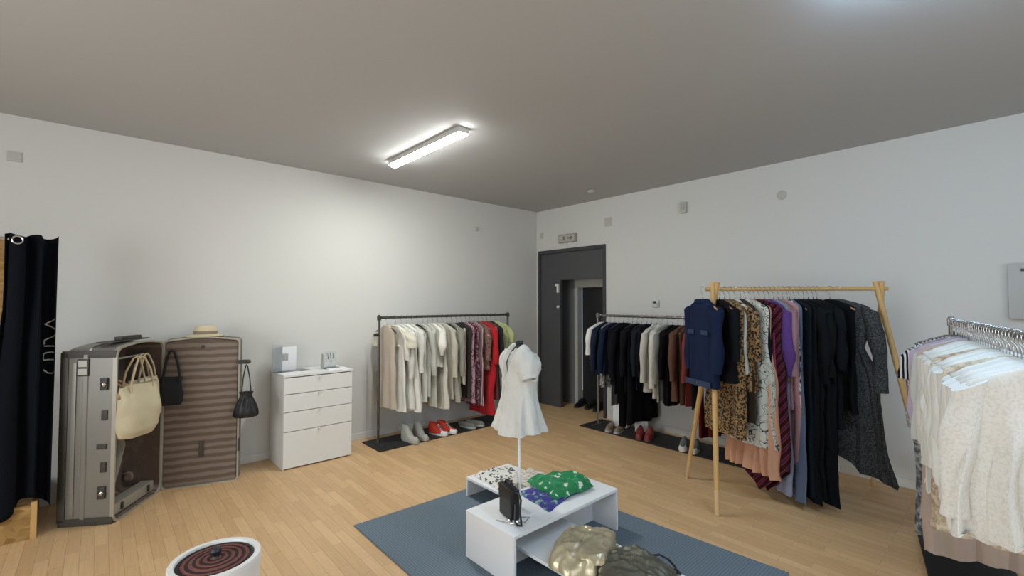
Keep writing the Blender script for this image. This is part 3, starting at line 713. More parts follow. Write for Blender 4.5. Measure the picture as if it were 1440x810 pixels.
# === rail along the right wall
rx = 4.665
clothes_rail((rx, 3.55), (rx, 1.72), ZR, 'steel clothes rail with dark garments along the right wall', M['steel'])
board((4.68, 2.63), PI / 2, 2.1, .45, 'long black board on the floor under the dark garments rail')
BK = lambda n: fabric('dark_cloth_%d' % n, ['0c0d10', '101115', '0a0b0d', '131318'][n % 4])
dark = [
 ('shirt', 'shirt', W_('e0e0dc'), .84, 'short white shirt', dict(sleeve=.32, ws=.21)),
 ('jacket', 'jacket', W_('1d2536'), .66, 'dark navy jacket', dict(sleeve=.5)),
 ('dress', 'dress', fabric('grey_floral', '8d8d8c', 'floral', '2a2a2c', 1.4, 'c9c9c6'), .52, 'grey floral dress', dict()),
 ('jacket', 'jacket', W_('1a2338'), .68, 'midnight blue jacket', dict(sleeve=.52, ws=.215)),
 ('skirt', 'skirt', W_('6f7072'), .33, 'mid grey skirt', dict(flare=1.1)),
 ('jacket', 'jacket', BK(0), .58, 'black blazer', dict(sleeve=.52, ws=.23, collar=True)),
 ('coat', 'coat', BK(1), .48, 'long black coat', dict(sleeve=.55, ws=.24)),
 ('trousers', 'trousers', BK(2), .13, 'long black trousers', dict(ws=.42)),
 ('jacket', 'jacket', BK(3), .52, 'black soft jacket', dict(sleeve=.52, ws=.24)),
 ('trousers', 'trousers', BK(1), .17, 'wide black trousers', dict(ws=.42)),
 ('jacket', 'jacket', W_('1e2029'), .56, 'blue black jacket', dict(sleeve=.5, ws=.24)),
 ('jacket', 'jacket', BK(0), .55, 'plain black jacket', dict(sleeve=.5, ws=.23)),
 ('jacket', 'jacket', W_('c4c1b8'), .56, 'cream blazer', dict(sleeve=.55, ws=.23, collar=True)),
 ('jacket', 'jacket', W_('d0cec6'), .50, 'ivory blazer', dict(sleeve=.6, ws=.23, collar=True)),
 ('jacket', 'jacket', W_('85867f'), .47, 'sage grey jacket', dict(sleeve=.55, ws=.22)),
 ('jacket', 'jacket', BK(2), .45, 'black cardigan', dict(sleeve=.5)),
 ('dress', 'dress', BK(0), .45, 'black dress', dict(hang='wood')),
 ('jacket', 'jacket', W_('66493c'), .50, 'brown jacket', dict(sleeve=.5, hang='wood')),
 ('dress', 'dress', W_('5a4238'), .47, 'chocolate brown dress', dict(hang='wood')),
 ('blouse', 'blouse', W_('7d2f2b'), .47, 'brick red blouse', dict(sleeve=.5, hang='wood')),
 ('jacket', 'jacket', BK(3), .46, 'black short coat', dict(sleeve=.5, hang='wood')),
 ('dress', 'dress', W_('5e1c1e'), .19, 'long burgundy dress', dict(hang='wood', flare=1.1)),
 ('shirt', 'shirt', W_('b7b9ba'), .50, 'pale grey shirt', dict(sleeve=.5, ws=.19)),
 ('skirt', 'skirt', W_('4e1a1c'), .22, 'long dark red skirt', dict(hang='wood', flare=1.1)),
 ('dress', 'dress', BK(1), .40, 'black sleeveless dress', dict(hang='wood')),
 ('blouse', 'blouse', fabric('pink_floral', 'c0a0a4', 'floral', '8a5a60', 1.3, 'e0d0cc'), .30, 'pink floral tunic', dict(hang='wood')),
 ('dress', 'dress', fabric('red_black_print', '7a2024', 'floral', '1c1416', 1.3, '1c1416'), .16, 'red and black print dress', dict(hang='wood')),
]
hang_row(dark, lambda i, s: (rx, 3.49 - i * .0635), 0, ZR, 'the right wall rail', 'dark garments on the right wall rail', 200, 'black')

# === wooden trestle rack
MX, MY = 3.5995, 1.7315; RD = Vector((.665, -.747)).normalized(); FD = Vector((.747, .665)).normalized()
wr_ang = math.atan2(RD.y, RD.x)
def wpos(L_, n=0): return (MX + RD.x * L_ + FD.x * n, MY + RD.y * L_ + FD.y * n)
WZ = 1.65
t = empty('wooden_clothes_rack', (*wpos(.745), 0), wr_ang); tag(t, 'light pine clothes rack on splayed legs, standing in front of the right wall', 'clothes rack')
h2 = .615
for s in (-1, 1):
    for q_ in (-1, 1):   # local y: +1 = away from the camera (perpendicular)
        foot = Vector((s * (h2 + .13), q_ * .354, 0)); top = Vector((s * (h2 - .002), -q_ * .012, WZ + .055)); dd = (top - foot)
        off = Vector((q_ * .0, 0, 0)); bm = NB()
        a0 = foot + Vector((q_ * .013 * s, 0, 0)); a1 = top + Vector((q_ * .016, 0, 0))
        tube(bm, [a0, a0 + (a1 - a0) * .12, a0 + (a1 - a0) * .5, a1], [.0155, .018, .0205, .0195], 14)
        obj('leg', bm, M['wood'], t)
        bm = NB(); tube(bm, [a0 + Vector((0, 0, .0005)), a0 + (a1 - a0) * .10], [.0165, .0192], 14); 
        obj('leg_tip', bm, mat('bare_wood_tip', 'cfae80', .6), t)
bm = NB(); tube(bm, [(-h2 - .07, 0, WZ), (0, 0, WZ), (h2 + .06, 0, WZ)], .0155, 14); obj('top_bar', bm, M['wood'], t)
leo = fabric('leopard_print', '1b140f', 'leopard', 'a07a48', 1.0, '6d4b28')
leo = fabric('leopard_print2', '93744a', 'leopard', '17110d', 2.0, '5e4228')
grn = fabric('grey_wave', '3f4142', 'snake', '525454', 2.6, '2e3031')
Lw = {}
wood_rows = [
 # L, spec
 (.165, ('blouse', 'blouse', W_('15151a'), .92, 'black blouse', dict(rz=14, sleeve=.4, ws=.19))),
 (.205, ('dress', 'dress', leo, .50, 'leopard print long dress', dict(rz=22, ws=.20, flare=1.1))),
 (.245, ('blouse', 'blouse', leo, .86, 'leopard print gathered blouse', dict(rz=30, ws=.2, sleeve=.4, flare=1.2, fold=.016))),
 (.285, ('shirt', 'shirt', W_('cfd0c6'), 1.0, 'short white blouse', dict(rz=10, ws=.17))),
 (.33, ('dress', 'dress', W_('3a3228'), .62, 'dark olive brown dress', dict(rz=8))),
 (.365, ('printed_dress', 'dress', fabric('white_scribble', 'c6c9bf', 'scribble', '4a4c4a', 1.3, '6a6c68'), .44, 'white dress with grey scribble print', dict(rz=24, ws=.22, flare=1.15, fold=.012))),
 (.40, ('dress', 'dress', W_('c99a7c'), .22, 'peach pleated long dress', dict(rz=24, ws=.2, flare=1.25, k=11, fold=.016))),
 (.435, ('dress', 'dress', W_('121216'), .72, 'black short dress', dict(rz=8, ws=.2))),
 (.47, ('striped_dress', 'dress', fabric('red_dark_stripe', '2a1316', 'dstripe', '7a2226', .9, '2f2348'), .06, 'dark red striped dress with pointed hem', dict(rz=16, ws=.24, flare=1.3, hemfn=lambda x: .25 * abs(x)))),
 (.51, ('dress', 'dress', W_('7f3350'), .62, 'magenta dress', dict(rz=3))),
 (.545, ('blouse', 'blouse', W_('56357a'), .76, 'violet satin blouse', dict(rz=8, ws=.2, sleeve=.5, sl=dict(puff=.012)))),
 (.58, ('dress', 'dress', W_('82869a'), .10, 'lilac grey long dress', dict(rz=6, ws=.2))),
 (.615, ('blouse', 'blouse', W_('8f6f74'), .74, 'dusty rose blouse', dict(rz=0, sleeve=.5))),
 (.65, ('dress', 'dress', W_('b08484'), .32, 'dusty pink long dress', dict(rz=6))),
 (.685, ('dress', 'dress', fabric('bw_print2', 'c8ccc6', 'floral', '202424', 1.5, '202424'), .74, 'black and white patterned short dress', dict(rz=0))),
 (.70, ('dress', 'dress', W_('5b6880'), .05, 'slate blue full length dress', dict(rz=-4, ws=.21, flare=1.1))),
 (.735, ('dress', 'dress', W_('111a22'), .10, 'blue black long dress', dict(rz=4, ws=.22))),
 (.77, ('dress', 'coat', W_('0f1215'), .08, 'black full length dress', dict(rz=10, ws=.23, sleeve=.55, flare=1.0))),
 (.805, ('dress', 'dress', W_('0d0f12'), .05, 'black column dress', dict(rz=-8, ws=.24))),
 (.84, ('dress', 'coat', W_('101316'), .45, 'black tunic dress', dict(rz=6, ws=.22, sleeve=.5, flare=1.1))),
 (.875, ('dress', 'dress', W_('0e1114'), .04, 'black maxi dress reaching the floor', dict(rz=4, ws=.23, flare=1.1))),
 (.905, ('jacket', 'jacket', W_('12151a'), .62, 'black loose jacket', dict(rz=10, ws=.21, sleeve=.45, flare=1.1))),
]
hang_row([r for _, r in wood_rows], lambda i, s: wpos(wood_rows[i][0]), wr_ang + PI / 2, WZ, 'the wooden rack', 'garments on the wooden rack', 300, 'wood')
# grey printed dress turned to the room at the right end
gp = wpos(1.06, -.0)
garment('printed_dress', 'dress', (*gp, WZ), wr_ang + PI / 2 + math.radians(50), grn, .35 - WZ, 'dark grey printed long sleeved dress at the right end of the wooden rack', None, 401,
        ws=.205, th=.035, flare=1.55, waist=.8, sleeve=.62, fold=.02, k=7, sl=dict(r0=.06, r1=.045, out=.06, flat=.75), hang='wire', hemfn=lambda x: .17 * x,
        hang_label='black hanger holding the dark grey printed dress', hang_group=None)
gp = wpos(1.00, -.0)
garment('black_blouse', 'blouse', (*gp, WZ), wr_ang + PI / 2 + math.radians(30), W_('0e1114'), .72 - WZ, 'black long blouse hanging in front of the dark grey printed dress', None, 402,
        ws=.18, th=.03, flare=1.2, fold=.02, sleeve=.0, hang='wood', hang_label='wooden hanger holding the black blouse before the grey printed dress', hang_group=None)
# denim jacket
dm = fabric('dark_denim', '1a2540'); dmat2 = mat('denim_seam', '2a3854', .9)
jp = wpos(.02, -.05)
jk = garment('denim_jacket', 'jacket', (*jp, WZ), wr_ang + PI / 2 + math.radians(20), dm, .88 - WZ, 'dark blue denim jacket at the left end of the wooden rack', None, 410,
        ws=.165, th=.045, flare=1.0, waist=.92, sleeve=.50, fold=.006, collar=True, sl=dict(r0=.05, r1=.038, out=.015, flat=.8), hang='wood', tilt=math.radians(0), hang_label='wooden hanger holding the dark blue denim jacket', hang_group=None)
jside = 1
bm = NB()
box(bm, -.155, .155, jside * .058 - .004, jside * .058 + .004, -.765, -.72, .003); obj('waistband', bm, dmat2, jk)
for s in (-1, 1):
    bm = NB(); box(bm, s * .08 - .04, s * .08 + .04, jside * .054 - .004, jside * .054 + .004, -.36, -.325, .003); obj('pocket_flap', bm, dmat2, jk)
    bm = NB(); lathe(bm, [(.007, 0), (.006, .004)], 12); bmesh.ops.rotate(bm, verts=bm.verts, matrix=Matrix.Rotation(PI / 2, 3, 'X')); bmesh.ops.translate(bm, verts=bm.verts, vec=(s * .08, jside * .06, -.35)); obj('button', bm, M['chrome'], jk)
bm = NB(); lathe(bm, [(.008, 0), (.007, .004)], 12); bmesh.ops.rotate(bm, verts=bm.verts, matrix=Matrix.Rotation(PI / 2, 3, 'X')); bmesh.ops.translate(bm, verts=bm.verts, vec=(0, jside * .064, -.742)); obj('button', bm, M['chrome'], jk)

# === rail at the right, coming towards the camera
P0 = Vector((4.0, .28)); PD = Vector((-.983, -.184)).normalized(); ZN = 1.425
pa = math.atan2(PD.y, PD.x)
p_end = P0 + PD * 1.95
clothes_rail((P0.x, P0.y), (p_end.x, p_end.y), ZN, 'grey metal clothes rail with white garments at the right edge of the room', M['steel'])
bc = P0 + PD * .93
board((bc.x, bc.y - .02), pa, 2.1, .40, 'long black board on the floor under the white garments rail at the right')
WH = ['e2e2dc', 'e8e8e3', 'dadad4', 'e4e5e0', 'd9d7cc', 'e9e9e5']
near = [
 ('dress', 'dress', fabric('grey_paisley', '6f7274', 'snake', '9a9d9c', .8, '4a4d50'), .06, 'long grey paisley dress', dict(ws=.19, flare=1.05, rz=0)),
 ('blouse', 'blouse', W_('7d5c56'), .74, 'mauve brown blouse', dict(sleeve=.45, ws=.19, rz=4, sl=dict(r0=.045, r1=.035, out=.02))),
 ('shirt', 'shirt', fabric('bw_stripe', '1c1c26', 'vstripe', 'd4d2d0', 1.9), .85, 'black and white striped shirt', dict(sleeve=.2, ws=.20, rz=8, sl=dict(r0=.055, r1=.05, out=.04))),
 ('blouse', 'blouse', fabric('grey_floral2', '8c8c88', 'floral', 'c4c4c0', 1.4, '55554f'), .78, 'grey floral blouse', dict(sleeve=.5, ws=.19, sl=dict(r0=.045, r1=.035, out=.02))),
 ('skirt', 'skirt', BK(1), .45, 'black skirt', dict(ws=.18)),
 ('shirt', 'shirt', W_('bfaec8'), .72, 'pale lilac shirt', dict(sleeve=.5, ws=.19, rz=6, sl=dict(r0=.048, r1=.036, out=.02))),
 ('dress', 'dress', W_('b9a3b2'), .30, 'dusty lilac long dress', dict(ws=.2)),
 ('shirt', 'shirt', W_('c8bacd'), .66, 'light lilac shirt', dict(sleeve=.5, ws=.19, rz=6, sl=dict(r0=.048, r1=.036, out=.02))),
 ('blouse', 'blouse', W_('c8c8c6'), .66, 'pale grey blouse', dict(sleeve=.5, ws=.19, sl=dict(r0=.048, r1=.036, out=.02))),
 ('dress', 'dress', W_('b5a294'), .18, 'taupe long dress', dict(ws=.21)),
]
names = [('white cotton blouse', 'blouse'), ('ivory long sleeved blouse', 'blouse'), ('white cropped shirt', 'shirt'), ('white wide sleeved dress', 'dress'), ('off white linen shirt', 'shirt'), ('white fine cotton tunic', 'blouse')]
rnd = random.Random(77)
for i in range(10, 33):
    nm, kd = names[i % 6]
    zb = lerp(.54, .84, (i - 10) / 22) + [.05, -.05, .08, -.10, .02, -.02][i % 6] + rnd.uniform(-.03, .03)
    near.append((kd, kd, W_(WH[(i * 5) % 6]), zb, nm, dict(ws=.164 + .012 * rnd.random(), sleeve=rnd.choice([.3, .5, .55, .42]), flare=1.12, fold=.014, rz=rnd.uniform(-4, 8), th=.03, sl=dict(r0=.05, r1=.042, out=.02, flat=.7))))
near[19] = ('dress', 'dress', fabric('beige_lace', 'b8a58e', 'snake', 'c9b8a2', 1.2, 'a08c74'), .50, 'long beige lace dress', dict(ws=.2, flare=1.1))
near[26] = ('dress', 'dress', fabric('cream_lace', 'c9bda6', 'snake', 'd8cdb8', 1.2, 'b5a68c'), .62, 'long cream lace dress', dict(ws=.2, flare=1.1))
near[32] = ('blouse', 'blouse', fabric('white_lace', 'e4e4e0', 'snake', 'e8e8e4', 2.6, 'dcdcd7'), .76, 'white lace front blouse', dict(ws=.19, sleeve=.45, flare=1.25, fold=.02, rz=14))
hang_row(near, lambda i, s: tuple(P0 + PD * (.07 + .0535 * i)), pa - PI / 2, ZN, 'the right edge rail', 'garments on the rail at the right edge', 500, 'white', desc_side='from the far end')

# ---------------------------------------------------------------- mannequin with the white dress
mp = (1.925, 2.065)
t = empty('mannequin', (*mp, TA)); tag(t, 'headless dress form on a thin white pole standing on the tallest white table', 'mannequin')
bm = NB(); lathe(bm, [(.11, 0), (.11, .006), (.02, .010)], 32); obj('base_plate', bm, M['whitelam'], t)
bm = NB(); tube(bm, [(0, 0, .008), (0, 0, .52)], .0095, 14); obj('pole', bm, M['whitelam'], t)
ZT = .285
def ell(cx, cy, rx_, ry_, z, n=32): return [(cx + rx_ * math.cos(2 * PI * k / n), cy + ry_ * math.sin(2 * PI * k / n), z) for k in range(n)]
bm = NB(); prof = [(.50, .05, .04), (.52, .13, .09), (.60, .155, .105), (.70, .125, .09), (.76, .115, .08), (.85, .14, .10), (.94, .165, .095), (.99, .17, .075), (1.02, .13, .055), (1.035, .06, .045), (1.05, .04, .04), (1.055, .02, .02)]
zo = -.02
loft(bm, [ell(0, 0, a, b_, z_ + zo) for z_, a, b_ in prof], True, True, True)
tor = obj('torso', bm, mat('grey_jersey_form', 'b5b5b2', .8), t, rz=math.radians(-108)); tor.scale = (.72, .72, .825); tor.location = (0, 0, .125)
bm = NB(); lathe(bm, [(.0, .985), (.022, .985), (.022, 1.0), (.026, 1.008), (.020, 1.022), (.0, 1.025)], 16, cap0=False, cap1=False); obj('neck_knob', bm, M['darkplastic'], t)
# dress
wdress = fabric('white_crepe', 'd2d3ce'); 
drs = empty('white_dress', (*mp, TA + .13), math.radians(-108)); drs.scale = (.74, .74, .825); tag(drs, 'short white v-neck dress with puffed sleeves on the mannequin', 'dress')
def dress_bm():
    tab = [(1.02, .165, .075), (1.00, .182, .092), (.95, .187, .112), (.88, .178, .118), (.80, .160, .108), (.72, .155, .105), (.66, .170, .118), (.58, .195, .145), (.46, .225, .185), (.405, .238, .20)]
    nr = 96; bm = NB(); rings = []
    N_ = 44
    for j in range(N_ + 1):
        z = lerp(1.02, .405, j / N_); s = j / N_; w_, t_ = interp(tab, z); ring = []
        for i in range(nr):
            a = 2 * PI * i / nr; f = .016 * smooth01((s - .45) / .5)
            r = 1 + (f * math.sin(9 * a + 1.5 * math.sin(a)) + f * .5 * math.sin(17 * a + 2)) / w_ * 1.1
            nn = noise.noise(Vector((math.cos(a) * 2.2, math.sin(a) * 2.2, z * 9))) * .045 + noise.noise(Vector((math.cos(a) * 5, math.sin(a) * 5, z * 16))) * .02
            r += nn * (1 - .3 * s)
            x, y = w_ * r * math.cos(a), t_ * r * math.sin(a)
            # shoulders slope from the neck, v opening in front (front = -y)
            ax = abs(x)
            ztop = 1.055 - .9 * max(0, ax - .05) ** 1.4
            if y < 0: vdepth = max(0, .20 * (1 - ax / .075)); ztop -= vdepth
            else: ztop -= max(0, .05 * (1 - ax / .08))
            zz = min(z + (1 - s) ** 6 * .06, ztop) if s < .5 else z
            zz += (.012 * math.sin(4 * a + 1) if s > .9 else 0) * (s - .9) * 10
            ring.append((x, y, zz))
        rings.append(ring)
    last = rings[-1]; rings.append([(p[0] * .97, p[1] * .97, p[2] + .01) for p in last])
    loft(bm, rings); return bm
def dress_bm2():
    """bodice + skirt: rings from the hem upwards, then shoulders drawn over to two strips"""
    bm = NB(); nr = 96
    tab = [(.99, .175, .100), (.95, .185, .125), (.88, .182, .142), (.80, .172, .142), (.72, .168, .138), (.66, .178, .146), (.58, .198, .164), (.50, .222, .19), (.43, .245, .215)]
    N_ = 40; rings = []
    def P(a, z, s):
        w_, t_ = interp(tab, z); f = .02 * smooth01((s - .45) / .5)
        r = 1 + (f * math.sin(8 * a + 1.5 * math.sin(a)) + f * .5 * math.sin(15 * a + 2)) / w_ * .8
        r += noise.noise(Vector((math.cos(a) * 2.2, math.sin(a) * 2.2, z * 9))) * .06 + noise.noise(Vector((math.cos(a) * 6, math.sin(a) * 6, z * 20))) * .03
        return [w_ * r * math.cos(a), t_ * r * math.sin(a), z]
    for j in range(N_ + 1):
        s = j / N_; z = lerp(.99, .43, s); ring = []
        for i in range(nr):
            a = 2 * PI * i / nr; p = P(a, z, s)
            if p[1] < 0 and s < .4:   # V neck: pull the front centre down
                d_ = max(0, 1 - abs(p[0]) / .085); zcap = .99 - .19 * d_
                p[2] = min(p[2], lerp(zcap, .78, s / .4)) if d_ > 0 else p[2]
            if s > .9: p[2] += .010 * math.sin(3 * a + 1) * (s - .9) * 10
            ring.append(tuple(p))
        rings.append(ring)
    last = rings[-1]; rings.append([(p[0] * .97, p[1] * .97, p[2] + .01) for p in last])
    R = [[bm.verts.new(p) for p in r] for r in rings]
    for i in range(len(R) - 1):
        for k in range(nr): bm.faces.new([R[i][k], R[i][(k + 1) % nr], R[i + 1][(k + 1) % nr], R[i + 1][k]])
    # shoulder yokes: bridge front to back over the shoulders
    top = rings[0]
    for s in (1, -1):
        fr = [i for i in range(nr) if s * top[i][0] > .05 and top[i][1] < 0]; bk = [i for i in range(nr) if s * top[i][0] > .05 and top[i][1] >= 0]
        fr.sort(key=lambda i: abs(top[i][0])); bk.sort(key=lambda i: abs(top[i][0])); n = min(len(fr), len(bk)); fr = fr[-n:]; bk = bk[-n:]
        rows = []
        M_ = 8
        for q_ in range(M_ + 1):
            row = []
            for a_, b_ in zip(fr, bk):
                A, B = Vector(top[a_]), Vector(top[b_]); c = A.lerp(B, q_ / M_); ax = abs(c.x)
                c.z += math.sin(PI * q_ / M_) * max(0, .085 * (1 - (max(0, ax - .05) / .14) ** 1.5)) ; row.append(tuple(c))
            rows.append(row)
        V = [[bm.verts.new(p) for p in r] for r in rows]
        for i in range(M_):
            for k in range(n - 1): bm.faces.new([V[i][k], V[i][k + 1], V[i + 1][k + 1], V[i + 1][k]])
    bmesh.ops.remove_doubles(bm, verts=bm.verts, dist=.0004)
    return bm
obj('dress_body', dress_bm2(), wdress, drs)
for s in (-1, 1):
    bm = NB(); rings = []
    for j in range(13):
        t_ = j / 12; c = Vector((s * (.135 + .07 * t_), 0, .985 - .17 * t_)); r = .070 + .028 * math.sin(PI * min(1, t_ * 1.15)) - .012 * t_ ** 3
        ring = []
        for k in range(28):
            a = 2 * PI * k / 28; rr = r * (1 + .06 * math.sin(7 * a + j * .3)) + noise.noise(Vector((a, t_ * 5, s * 3))) * .008
            dirx = Vector((s * .85, 0, .5)).normalized()
            ring.append(tuple(c + dirx * rr * math.cos(a) * .8 + Vector((0, 1, 0)) * rr * 1.15 * math.sin(a)))
        rings.append(ring)
    last = rings[-1]; c = sum((Vector(p) for p in last), Vector()) / 28; rings.append([tuple(c + (Vector(p) - c) * .8 + Vector((0, 0, .01))) for p in last])
    loft(bm, rings, True, True, False); obj('puffed_sleeve', bm, wdress, drs)

# ---------------------------------------------------------------- chest of drawers
cx0, cx1, cy0 = 1.262, 1.905, 4.525; ch = .868
t = empty('chest_of_drawers', ((cx0 + cx1) / 2, cy0, 0)); tag(t, 'white chest of four drawers standing against the back wall', 'chest of drawers')
hw = (cx1 - cx0) / 2; dp = WY - .016 - cy0
bm = NB()
box(bm, -hw, -hw + .018, .018, dp, 0, ch - .02, .001); box(bm, hw - .018, hw, .018, dp, 0, ch - .02, .001); box(bm, -hw + .018, hw - .018, dp - .006, dp, .04, ch - .02); box(bm, -hw + .018, hw - .018, .05, dp, .03, .045)
obj('carcass', bm, M['whitechest'], t, False)
obj('top_panel', box(NB(), -hw - .004, hw + .004, -.002, dp, ch - .02, ch, .002), M['whitechest'], t, False)
obj('plinth_rail', box(NB(), -hw + .03, hw - .03, .03, .045, 0.0, .03), M['darkgap'], t, False)
zz = [.012, .345, .525, .690, .842]
for a, b_ in zip(zz, zz[1:]):
    dr = obj('drawer', box(NB(), -hw + .002, hw - .002, 0, .017, a + (.003 if a > .1 else 0), b_ - .003, .0015), M['whitechest'], t, False)
    bm = NB(); box(bm, -.012, .012, -.016, 0, b_ - .022, b_ + .0, .003); obj('drawer_pull', bm, M['plastic'], dr)
# things on the chest
t = empty('sign_holder', (1.33, 4.80, ch)); tag(t, 'clear acrylic stand with white sheets leaning at the left of the chest top', 'sign holder')
bm = NB(); box(bm, -.09, .0, .02, .024, 0, .26, .001); obj('acrylic_panel', bm, M['acrylic'], t); t.rotation_euler = (0, 0, math.radians(8))
bm = NB(); box(bm, -.085, .14, .03, .034, 0.002, .235, .001); obj('white_sheet', bm, M['paper'], t)
bm = NB(); box(bm, -.09, .22, -.11, .10, 0, .003, .001); obj('base_sheet', bm, M['acrylic'], t)
bm = NB(); box(bm, .0, .06, .0285, .0305, .10, .17, .0005); obj('grey_square_patch', bm, M['greyplastic'], t)
bm = NB(); box(bm, -.105, .105, -.07, .07, 0, .004, .001); o = obj('leaflet', bm, M['paper']); o.location = (1.36, 4.63, ch); o.rotation_euler = (0, 0, .25); tag(o, 'white leaflet lying flat at the front left of the chest top', 'leaflet')
t = empty('jewellery_stand', (1.76, 4.72, ch), .1); tag(t, 'small clear acrylic stand with dark earrings on the chest top', 'jewellery stand')
bm = NB(); box(bm, -.07, .07, -.05, .05, 0, .012, .002); obj('base', bm, M['acrylic'], t)
bm = NB(); box(bm, -.065, .065, .02, .024, .012, .17, .001); obj('back_panel', bm, M['acrylic'], t)
bm = NB(); box(bm, -.085, -.07, .0, .03, 0, .15, .003); obj('side_post', bm, M['greyplastic'], t)
bm = NB()
for px, ln in ((-.03, .05), (.0, .08), (.025, .045)):
    tube(bm, [(px, .012, .155), (px + .008, .010, .155 - ln)], .0025, 6); lathe(bm, [(.0, -.008), (.008, 0), (.0, .008)], 10, (px + .008, .010, .15 - ln), False, False)
obj('earrings', bm, M['jewel'], t)
bm = NB(); box(bm, -.09, .09, -.05, .05, 0, .012, .002); o = obj('card_stack', bm, M['paper']); o.location = (1.78, 4.60, ch); o.rotation_euler = (0, 0, -.1); tag(o, 'stack of white cards in front of the jewellery stand', 'cards')

# ---------------------------------------------------------------- open display suitcase
def rrect(w0, w1, z0, z1, r, n=6, arch=0.0):
    pts = []
    for (cx, cz, a0) in ((w1 - r, z1 - r, 0), (w0 + r, z1 - r, 90), (w0 + r, z0 + r, 180), (w1 - r, z0 + r, 270)):
        for k in range(n + 1):
            a = math.radians(a0 + 90 * k / n); pts.append([cx + r * math.cos(a), cz + r * math.sin(a)])
    # insert arch points on the top edge
    out = []
    for i, p in enumerate(pts):
        out.append(p)
        if i == n:
            for q_ in range(1, 6):
                t_ = q_ / 6; out.append([lerp(pts[n][0], pts[n + 1][0], t_), z1 + arch * math.sin(PI * t_)])
    return out
def case_half(t, Wc, Hc, D_, name='shell', lid=False, r=.06, arch=.02):
    """local x = along the opening, y = depth (away from opening), z up; opening at y=0"""
    bm = NB()
    def ring(y, ins): 
        c = Wc / 2; return [(c + (p[0] - c) * (1 - ins * 2 / Wc), y, Hc / 2 + (p[1] - Hc / 2) * (1 - ins * 2 / Hc)) for p in rrect(0, Wc, 0.0, Hc, r, arch=arch)]
    loft(bm, [ring(0.004, .012), ring(0, .0), ring(D_ * .5, 0), ring(D_ * .5 + .006, -.007), ring(D_ * .5 + .03, -.007), ring(D_ * .5 + .036, 0), ring(D_ - .04, 0.0), ring(D_ - .012, .012), ring(D_, .04)], True, False, True)
    obj(name, bm, M['caseskin'], t)
    bm = NB(); loft(bm, [ring(.004, .011), ring(-.012, .008), ring(-.012, -.004), ring(.014, -.004), ring(.014, .0)], True); obj('metal_rim', bm, M['casealu'], t)
    if not lid:
        bm = NB(); loft(bm, [ring(.0, .013), ring(D_ * .8, .016), ring(D_ - .015, .04)], True, False, True); obj('lining', bm, M['lining2'], t)
    else:
        bm = NB(); loft(bm, [ring(.02, .013), ring(-.002, .014), ring(-.006, .025)], True, False, True); obj('lining_panel', bm, M['lining'], t)
P1 = Vector((.085, 4.262)); P2 = Vector((.388, 4.742)); ang1 = math.atan2(P2.y - P1.y, P2.x - P1.x); L1 = (P2 - P1).length
CH = 1.225
suit = empty('suitcase', (P1.x, P1.y, 0), ang1); tag(suit, 'huge open grey hard suitcase with brown striped lining used as a bag display', 'suitcase')
# local +y (left of P1->P2) points to (-sin, cos) = back-left : right for the deep half
case_half(suit, L1, CH, .325, 'deep_shell')
# trims on the side wall of the deep shell (the narrow end facing the room: local x=0 plane)
def onside(name, y0, y1, z0, z1, th, m, bev=.003):
    obj(name, box(NB(), -th, .004, y0, y1, z0, z1, bev), m, suit)
onside('address_plate', .16, .23, 1.03, 1.15, .012, M['casedark']); 
onside('address_card', .167, .223, 1.095, 1.14, .015, M['plate']); onside('address_card', .167, .223, 1.04, 1.083, .015, M['plate'])
for z0 in (.93, .18):
    onside('latch', .04, .085, z0, z0 + .085, .018, M['casedark'])
    bm = NB(); lathe(bm, [(.016, 0), (.016, .01), (.008, .016)], 16); bmesh.ops.rotate(bm, verts=bm.verts, matrix=Matrix.Rotation(-PI / 2, 3, 'Y')); bmesh.ops.translate(bm, verts=bm.verts, vec=(-.018, .058, z0 + .042)); obj('latch_knob', bm, M['chrome'], suit)
for z0 in (.72, .52, .36): onside('catch', .04, .075 if z0 != .52 else .10, z0, z0 + (.07 if z0 != .52 else .035), .01, M['casedark'])
for z0 in (CH - .1, .0): onside('corner_guard', -.005, .325, z0 + (.03 if z0 else 0), z0 + .05 + (.03 if z0 else 0), .006, M['casedark'])
onside('corner_guard', .285, .333, .03, CH - .03, .006, M['casedark'])
onside('raised_ridge', .235, .262, .07, CH - .1, .008, M['caseskin'])
# handle on top
bm = NB(); box(bm, .05, .50, .06, .16, CH + .028, CH + .036, .003); box(bm, .20, .44, .085, .135, CH + .036, CH + .062, .008); obj('top_handle', bm, M['casedark'], suit)
bm = NB(); box(bm, .06, L1 - .03, .03, .12, .025, .10, .006); obj('bottom_tray', bm, M['casealu'], suit)
for xx in (.14, .45):
    bm = NB(); box(bm, xx, xx + .018, .018, .03, .04, .09, .003); obj('tray_strap', bm, M['casedark'], suit)
bm = NB(); tube(bm, [(.02, .10, 1.125), (L1 - .02, .10, 1.125)], .008, 10); obj('hanging_bar', bm, M['casealu'], suit)
bm = NB(); lathe(bm, [(.0, 0), (.03, .005), (.038, .03), (.028, .06), (.0, .07)], 16, (.44, .16, .14), False, False); obj('lining_pouch', bm, M['lining2'], suit)
bm = NB()
for j in range(1):
    tube(bm, [(.06, .06, .62), (.12, .07, .60), (.15, .07, .50), (.11, .06, .40), (.08, .06, .30), (.06, .06, .18)], [.02, .05, .055, .045, .04, .02], 14, sy=.5)
o = obj('draped_pouch', bm, mat('grey_silk_pouch', '7e776b', .6), suit)
